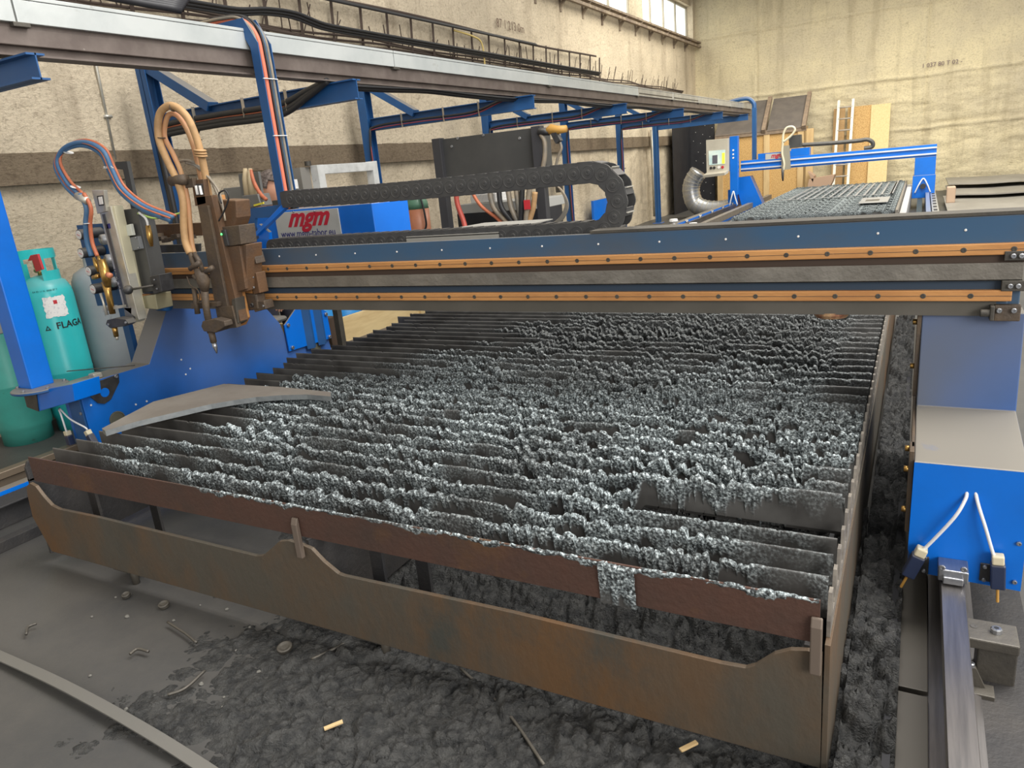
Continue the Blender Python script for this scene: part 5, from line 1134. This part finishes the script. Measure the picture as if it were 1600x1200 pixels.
while y < SY1:
    o = protos[k] if k < 4 else protos[k % 4].copy()
    if k >= 4: COL.objects.link(o)
    o.location = (0, y, 0); tag(o, 'grey slag-covered slat of the far cutting table, %s from its front' % ordw(k + 1) if k else 'front slat of the far cutting table with hanging slag drips', 'slat', GR2 if k else None); y += .105; k += 1
tag(MB().box((-.75, 11.6, .535), (-.38, 12.6, .54)).build('sheet_remnant', GALV), 'small bright sheet remnant with a slot on the far cutting table', 'sheet remnant')
o = bpy.data.objects['sheet_remnant']; MB().box((-.68, 11.9, .5405), (-.5, 12.2, .5415)).build('slot', SOOT, o)
mb = MB()
mb.box((SX0 + .3, 13.1, .54), (SX1 - .1, 13.16, .545))
mb.box((SX0 + .4, 14.8, .54), (SX1 - .1, 14.84, .545)).box((SX1 - .14, 13.1, .54), (SX1 - .1, 16.5, .545))
for k in range(13): xx = SX0 + .42 + k * .125; mb.box((xx, 13.16, .54), (xx + .03, 16.2, .545))
tag(mb.build('sheet_skeleton', GALV), 'ladder-like cut-out skeleton sheet lying on the far cutting table', 'sheet skeleton')
g2_ = T('cutting_gantry', (-1.6, 16.5, .3), 'small bright blue gantry of the far cutting machine with two white guide lines', 'gantry')
YG = 16.5; bl = -3.35; brt = .24
MB().box((bl, YG, .95), (brt, YG + .3, 1.17)).build('beam', BLUE, g2_, bevel=.005)
for z in (1.095, .985): MB().box((bl, YG - .03, z), (brt, YG, z + .028)).build('guide_rail', mat('white_rail', (.7, .72, .78), .35, .3), g2_)
MB().box((-.11, YG - .02, .28), (.24, YG + .3, .95)).box((-.13, YG - .1, .2), (.25, YG + .45, .62)).build('right_leg', BLUE, g2_, bevel=.005)
hoses('cable', g2_, [(-.08, YG - .12, .3), (-.02, YG - .14, .45), (.05, YG - .12, .56), (.12, YG - .14, .45), (.18, YG - .12, .3)], .012, WHITEC)
MB().cyl((.05, YG - .18, .42), (.05, YG - .1, .42), .05).build('knob', BLACKP, g2_)
MB().box((-3.6, YG - .1, .25), (-3.42, YG + .5, .6)).build('left_leg', BLUE, g2_, bevel=.005)
MB().prism([W(1147, 278, YG), W(1172, 275, YG), W(1191, 318, YG), W(1162, 332, YG)], (0, .3, 0)).build('leg_plate', BLUE, g2_)
po2 = MB().box((-3.50, YG - .35, .5), (-3.34, YG - .2, 1.68)).build('post', BLUE, g2_, bevel=.006)
mb = MB()
for z in (1.25, 1.32, 1.4): mb.lathe((-3.43, YG - .35, z), [(.02, 0), (.018, .008)], 10, (0, -1, 0))
mb.build('buttons', PAPER, po2)
hoses('cable', g2_, [(-3.5, YG - .4, .3), (-3.46, YG - .42, .45), (-3.42, YG - .4, .58), (-3.38, YG - .42, .45), (-3.34, YG - .4, .3)], .012, WHITEC)
bxx = MB().box((-3.0, YG - .0, 1.17), (-2.35, YG + .25, 1.28)).box((-2.35, YG, 1.17), (-2.0, YG + .25, 1.32)).build('control_box', BLUE, g2_)
sgn2 = MB().box((-2.85, YG - .01, 1.15), (-2.45, YG, 1.265)).build('sign_panel', SIGN, bxx)
text('mgm', .12, (-2.74, YG - .012, 1.18), (1, 0, 0), (0, 0, 1), LOGO, sgn2, 'logo', .001, shear=.25, bold=.004)
MB().box((-3.14, YG + .1, 1.1), (-3.06, YG + .2, 2.2)).tube(spline([(-3.1, YG + .15, 2.15), (-3.12, YG + .15, 2.3), (-3.25, YG + .15, 2.4), (-3.55, YG + .15, 2.38), (-3.7, YG + .15, 2.32)]), .045, 8).build('supply_arm', BLUED, g2_)
# pendant
pn = MB().prism([W(1103, 219, YG - .45), W(1138, 216, YG - .45), W(1138, 268, YG - .45), W(1104, 272, YG - .45)], (0, .2, 0)).build('control_panel', CREAM, g2_, bevel=.006)
MB().prism([W(1098, 274, YG - .6), W(1132, 270, YG - .6), W(1138, 266, YG - .45), W(1104, 270, YG - .45)], (0, .02, -.05)).build('keyboard_shelf', CREAM, pn)
sc_ = MB().prism([W(1107, 236, YG - .46), W(1133, 234, YG - .46), W(1133, 256, YG - .46), W(1108, 258, YG - .46)], (0, .008, 0)).build('screen', SCREEN, pn)
MB().prism([W(1113, 243, YG - .465), W(1121, 242, YG - .465), W(1121, 255.5, YG - .465), W(1113, 256, YG - .465)], (0, .004, 0)).build('window', mat('screen_grey', (.12, .12, .15), .4), sc_)
MB().prism([W(1128, 239, YG - .465), W(1132.5, 238.5, YG - .465), W(1132.5, 255.5, YG - .465), W(1128, 255.7, YG - .465)], (0, .004, 0)).build('button_bar', mat('screen_yellow', (.8, .75, .05), .4, emis=(.8, .75, .1), estr=.4), sc_)
for (px, m_) in ((1111, BLACKP), (1116, BLACKP), (1123, PAPER), (1129, REDP)):
    c = W(px, 262.5 - .07 * (px - 1111), YG - .455); MB().lathe(c, [(.03, 0), (.026, .02)], 12, (0, -1, 0)).build('knob', m_, pn)
# far energy chain
fc = [(1253, 226.5), (1300, 223.5), (1340, 220), (1354, 218), (1362, 221), (1364, 226), (1361, 230), (1350, 232)]
P = spline([W(a, b, YG + .25) for a, b in fc], 6)
tag(MB().tube(P, .04, 8).build('energy_chain', CHAINM), 'thin dark energy chain curling above the far blue gantry', 'energy chain')
ft = T('torch_carriage', (-2.4, YG - .1, 1.0), 'small torch carriage with cream hose loop on the far gantry', 'torch carriage')
MB().prism([W(1221, 228, YG - .12), W(1233, 227, YG - .12), W(1235, 264, YG - .12), W(1221, 266, YG - .12)], (0, .08, 0)).build('slide', mat('dull_slide', (.33, .31, .25), .5, .3), ft)
MB().prism([W(1232, 212, YG), W(1251, 210, YG), W(1252, 230, YG), W(1233, 232, YG)], (0, .2, 0)).build('motor_box', CABG, ft, bevel=.005)
hoses('hose', ft, [W(a, b, YG - .14) for a, b in ((1224, 222), (1236, 212), (1242, 203), (1238, 198), (1229, 200), (1224, 210), (1223, 225), (1222, 240), (1225, 255), (1224, 266))], .022, mat('cream_hose', (.65, .6, .45), .5))
MB().tube([W(1223, 262, YG - .14), W(1223, 278, YG - .14), W(1223.5, 283, YG - .14)], [.03, .022, .012], 10).build('torch', BLACKP, ft, smooth=True)
# far rails
r2 = T('rail', (-3.45, 10, 0), 'blue edged floor rail left of the far cutting table', 'rail')
MB().box((-3.62, 9.5, .0), (-3.5, 19, .33)).build('bearer', BLUE, r2); MB().box((-3.49, 9.5, .2), (-3.43, 19, .3)).build('rail_section', RAILST, r2)
MB().box((-3.2, 9.5, .2), (-3.1, 18.8, .3)).build('cable_duct', GALV if 0 else EDGE, r2)
for k in range(9): bolt(MB(), (-3.49, 10 + k * .9, .3), (.3, -.5, 1), .03, .04).build('bolt', STEEL, r2)
r3 = T('rail', (.14, 10, 0), 'blue edged floor rail with row of dark holes right of the far cutting table', 'rail')
MB().box((.1, 9.8, 0), (.16, 17.5, .3)).build('rail_section', mat('bluish_rail', (.3, .36, .5), .35, .6), r3); pl = MB().box((.18, 9.8, 0), (.27, 17.5, .28)).build('holed_flange', GALV, r3)
for k in range(12): MB().box((.2, 10.6 + k * .55, .2805), (.25, 10.85 + k * .55, .282)).build('hole', BLK, pl)
tag(MB().box((-.03, 10.6, 0), (.05, 17.6, .2)).build('cable_trough', mat('dark_teal_trough', (.02, .035, .04), .6)), 'dark trough between the far table and its right rail', 'trough')
for k in range(2): tag(MB().cyl((-2.75 + .25 * k, 9.4, 0), (-2.75 + .25 * k, 9.4, .62 - .06 * k), .02).lathe((-2.75 + .25 * k, 9.4, .6 - .06 * k), [(.02, 0), (.06, .02), (.05, .05)], 12).build('stanchion', PAPER), '%s small white post in front of the far cutting table' % ('taller' if k == 0 else 'shorter'), 'post')
# ================================================================ debris on the floor
random.seed(5)
def splinter(px, py, L, ang, m, label, z=.03, w_=.012):
    c = Wz(px, py, z); d = Vector((math.cos(ang), math.sin(ang), .05))
    tag(MB().bar(c - d * L / 2, c + d * L / 2, w_, .006).build('wood_splinter', m, bevel=.001), label, 'wood splinter')
splinter(521, 1133, .052, .9, PINE, 'pale wood splinter lying on slag at bottom centre')
splinter(1076, 1166, .05, .9, PINE, 'tan wood splinter on the slag near the table right corner', .05)
for px, py, r_, lb in ((197, 930, .016, 'small round steel ring on the floor below the table foot'), (256, 945, .02, 'round dark steel slug with a slot lying on the floor'), (445, 1012, .025, 'round steel slug on the slag under the front plate')):
    c = Wz(px, py, .012); tag(MB().lathe(c, [(r_, -.006), (r_, .006), (r_ * .8, .008), (r_ * .45, .004)], 18, (.1, -.2, 1)).build('steel_slug', SOOT, bevel=.001), lb, 'steel slug')
for pts, lb in (([(203, 1022), (215, 1014), (232, 1018)], 'short curled dark cutting strip on the floor left of the slag'), ([(262, 1086), (290, 1075), (320, 1048)], 'curved knobbly slag strip lying on the floor left of centre'), ([(262, 972), (290, 990), (307, 1004)], 'straight thin dark strip on the floor below the front plate'), ([(487, 1030), (530, 1010), (548, 998)], 'long thin dark strip leaning at the front plate bottom edge'), ([(720, 1045), (790, 1110), (850, 1195)], 'long dark wire across the slag at bottom centre'), ([(41, 991), (44, 980), (57, 974)], 'tiny curved wire on the bare floor at left')):
    tag(hoses('cutting_strip', None, [Wz(a, b, .02) for a, b in pts], .005, SOOT, 6), lb, 'cutting strip')
for i in range(16):
    px, py = random.uniform(140, 420), random.uniform(920, 1120); c = Wz(px, py, .004); r_ = random.uniform(.004, .009)
    tag(MB().lathe(c, [(r_ * .6, -.004), (r_, 0), (r_ * .5, r_ * .6)], 6, (random.uniform(-.4, .4), .2, 1)).build('slag_crumb', mat('pale_crumb', (.16, .155, .14), .7)), 'tiny slag crumb scattered on the bare floor at lower left', 'slag crumb', 'slag crumbs on the floor')
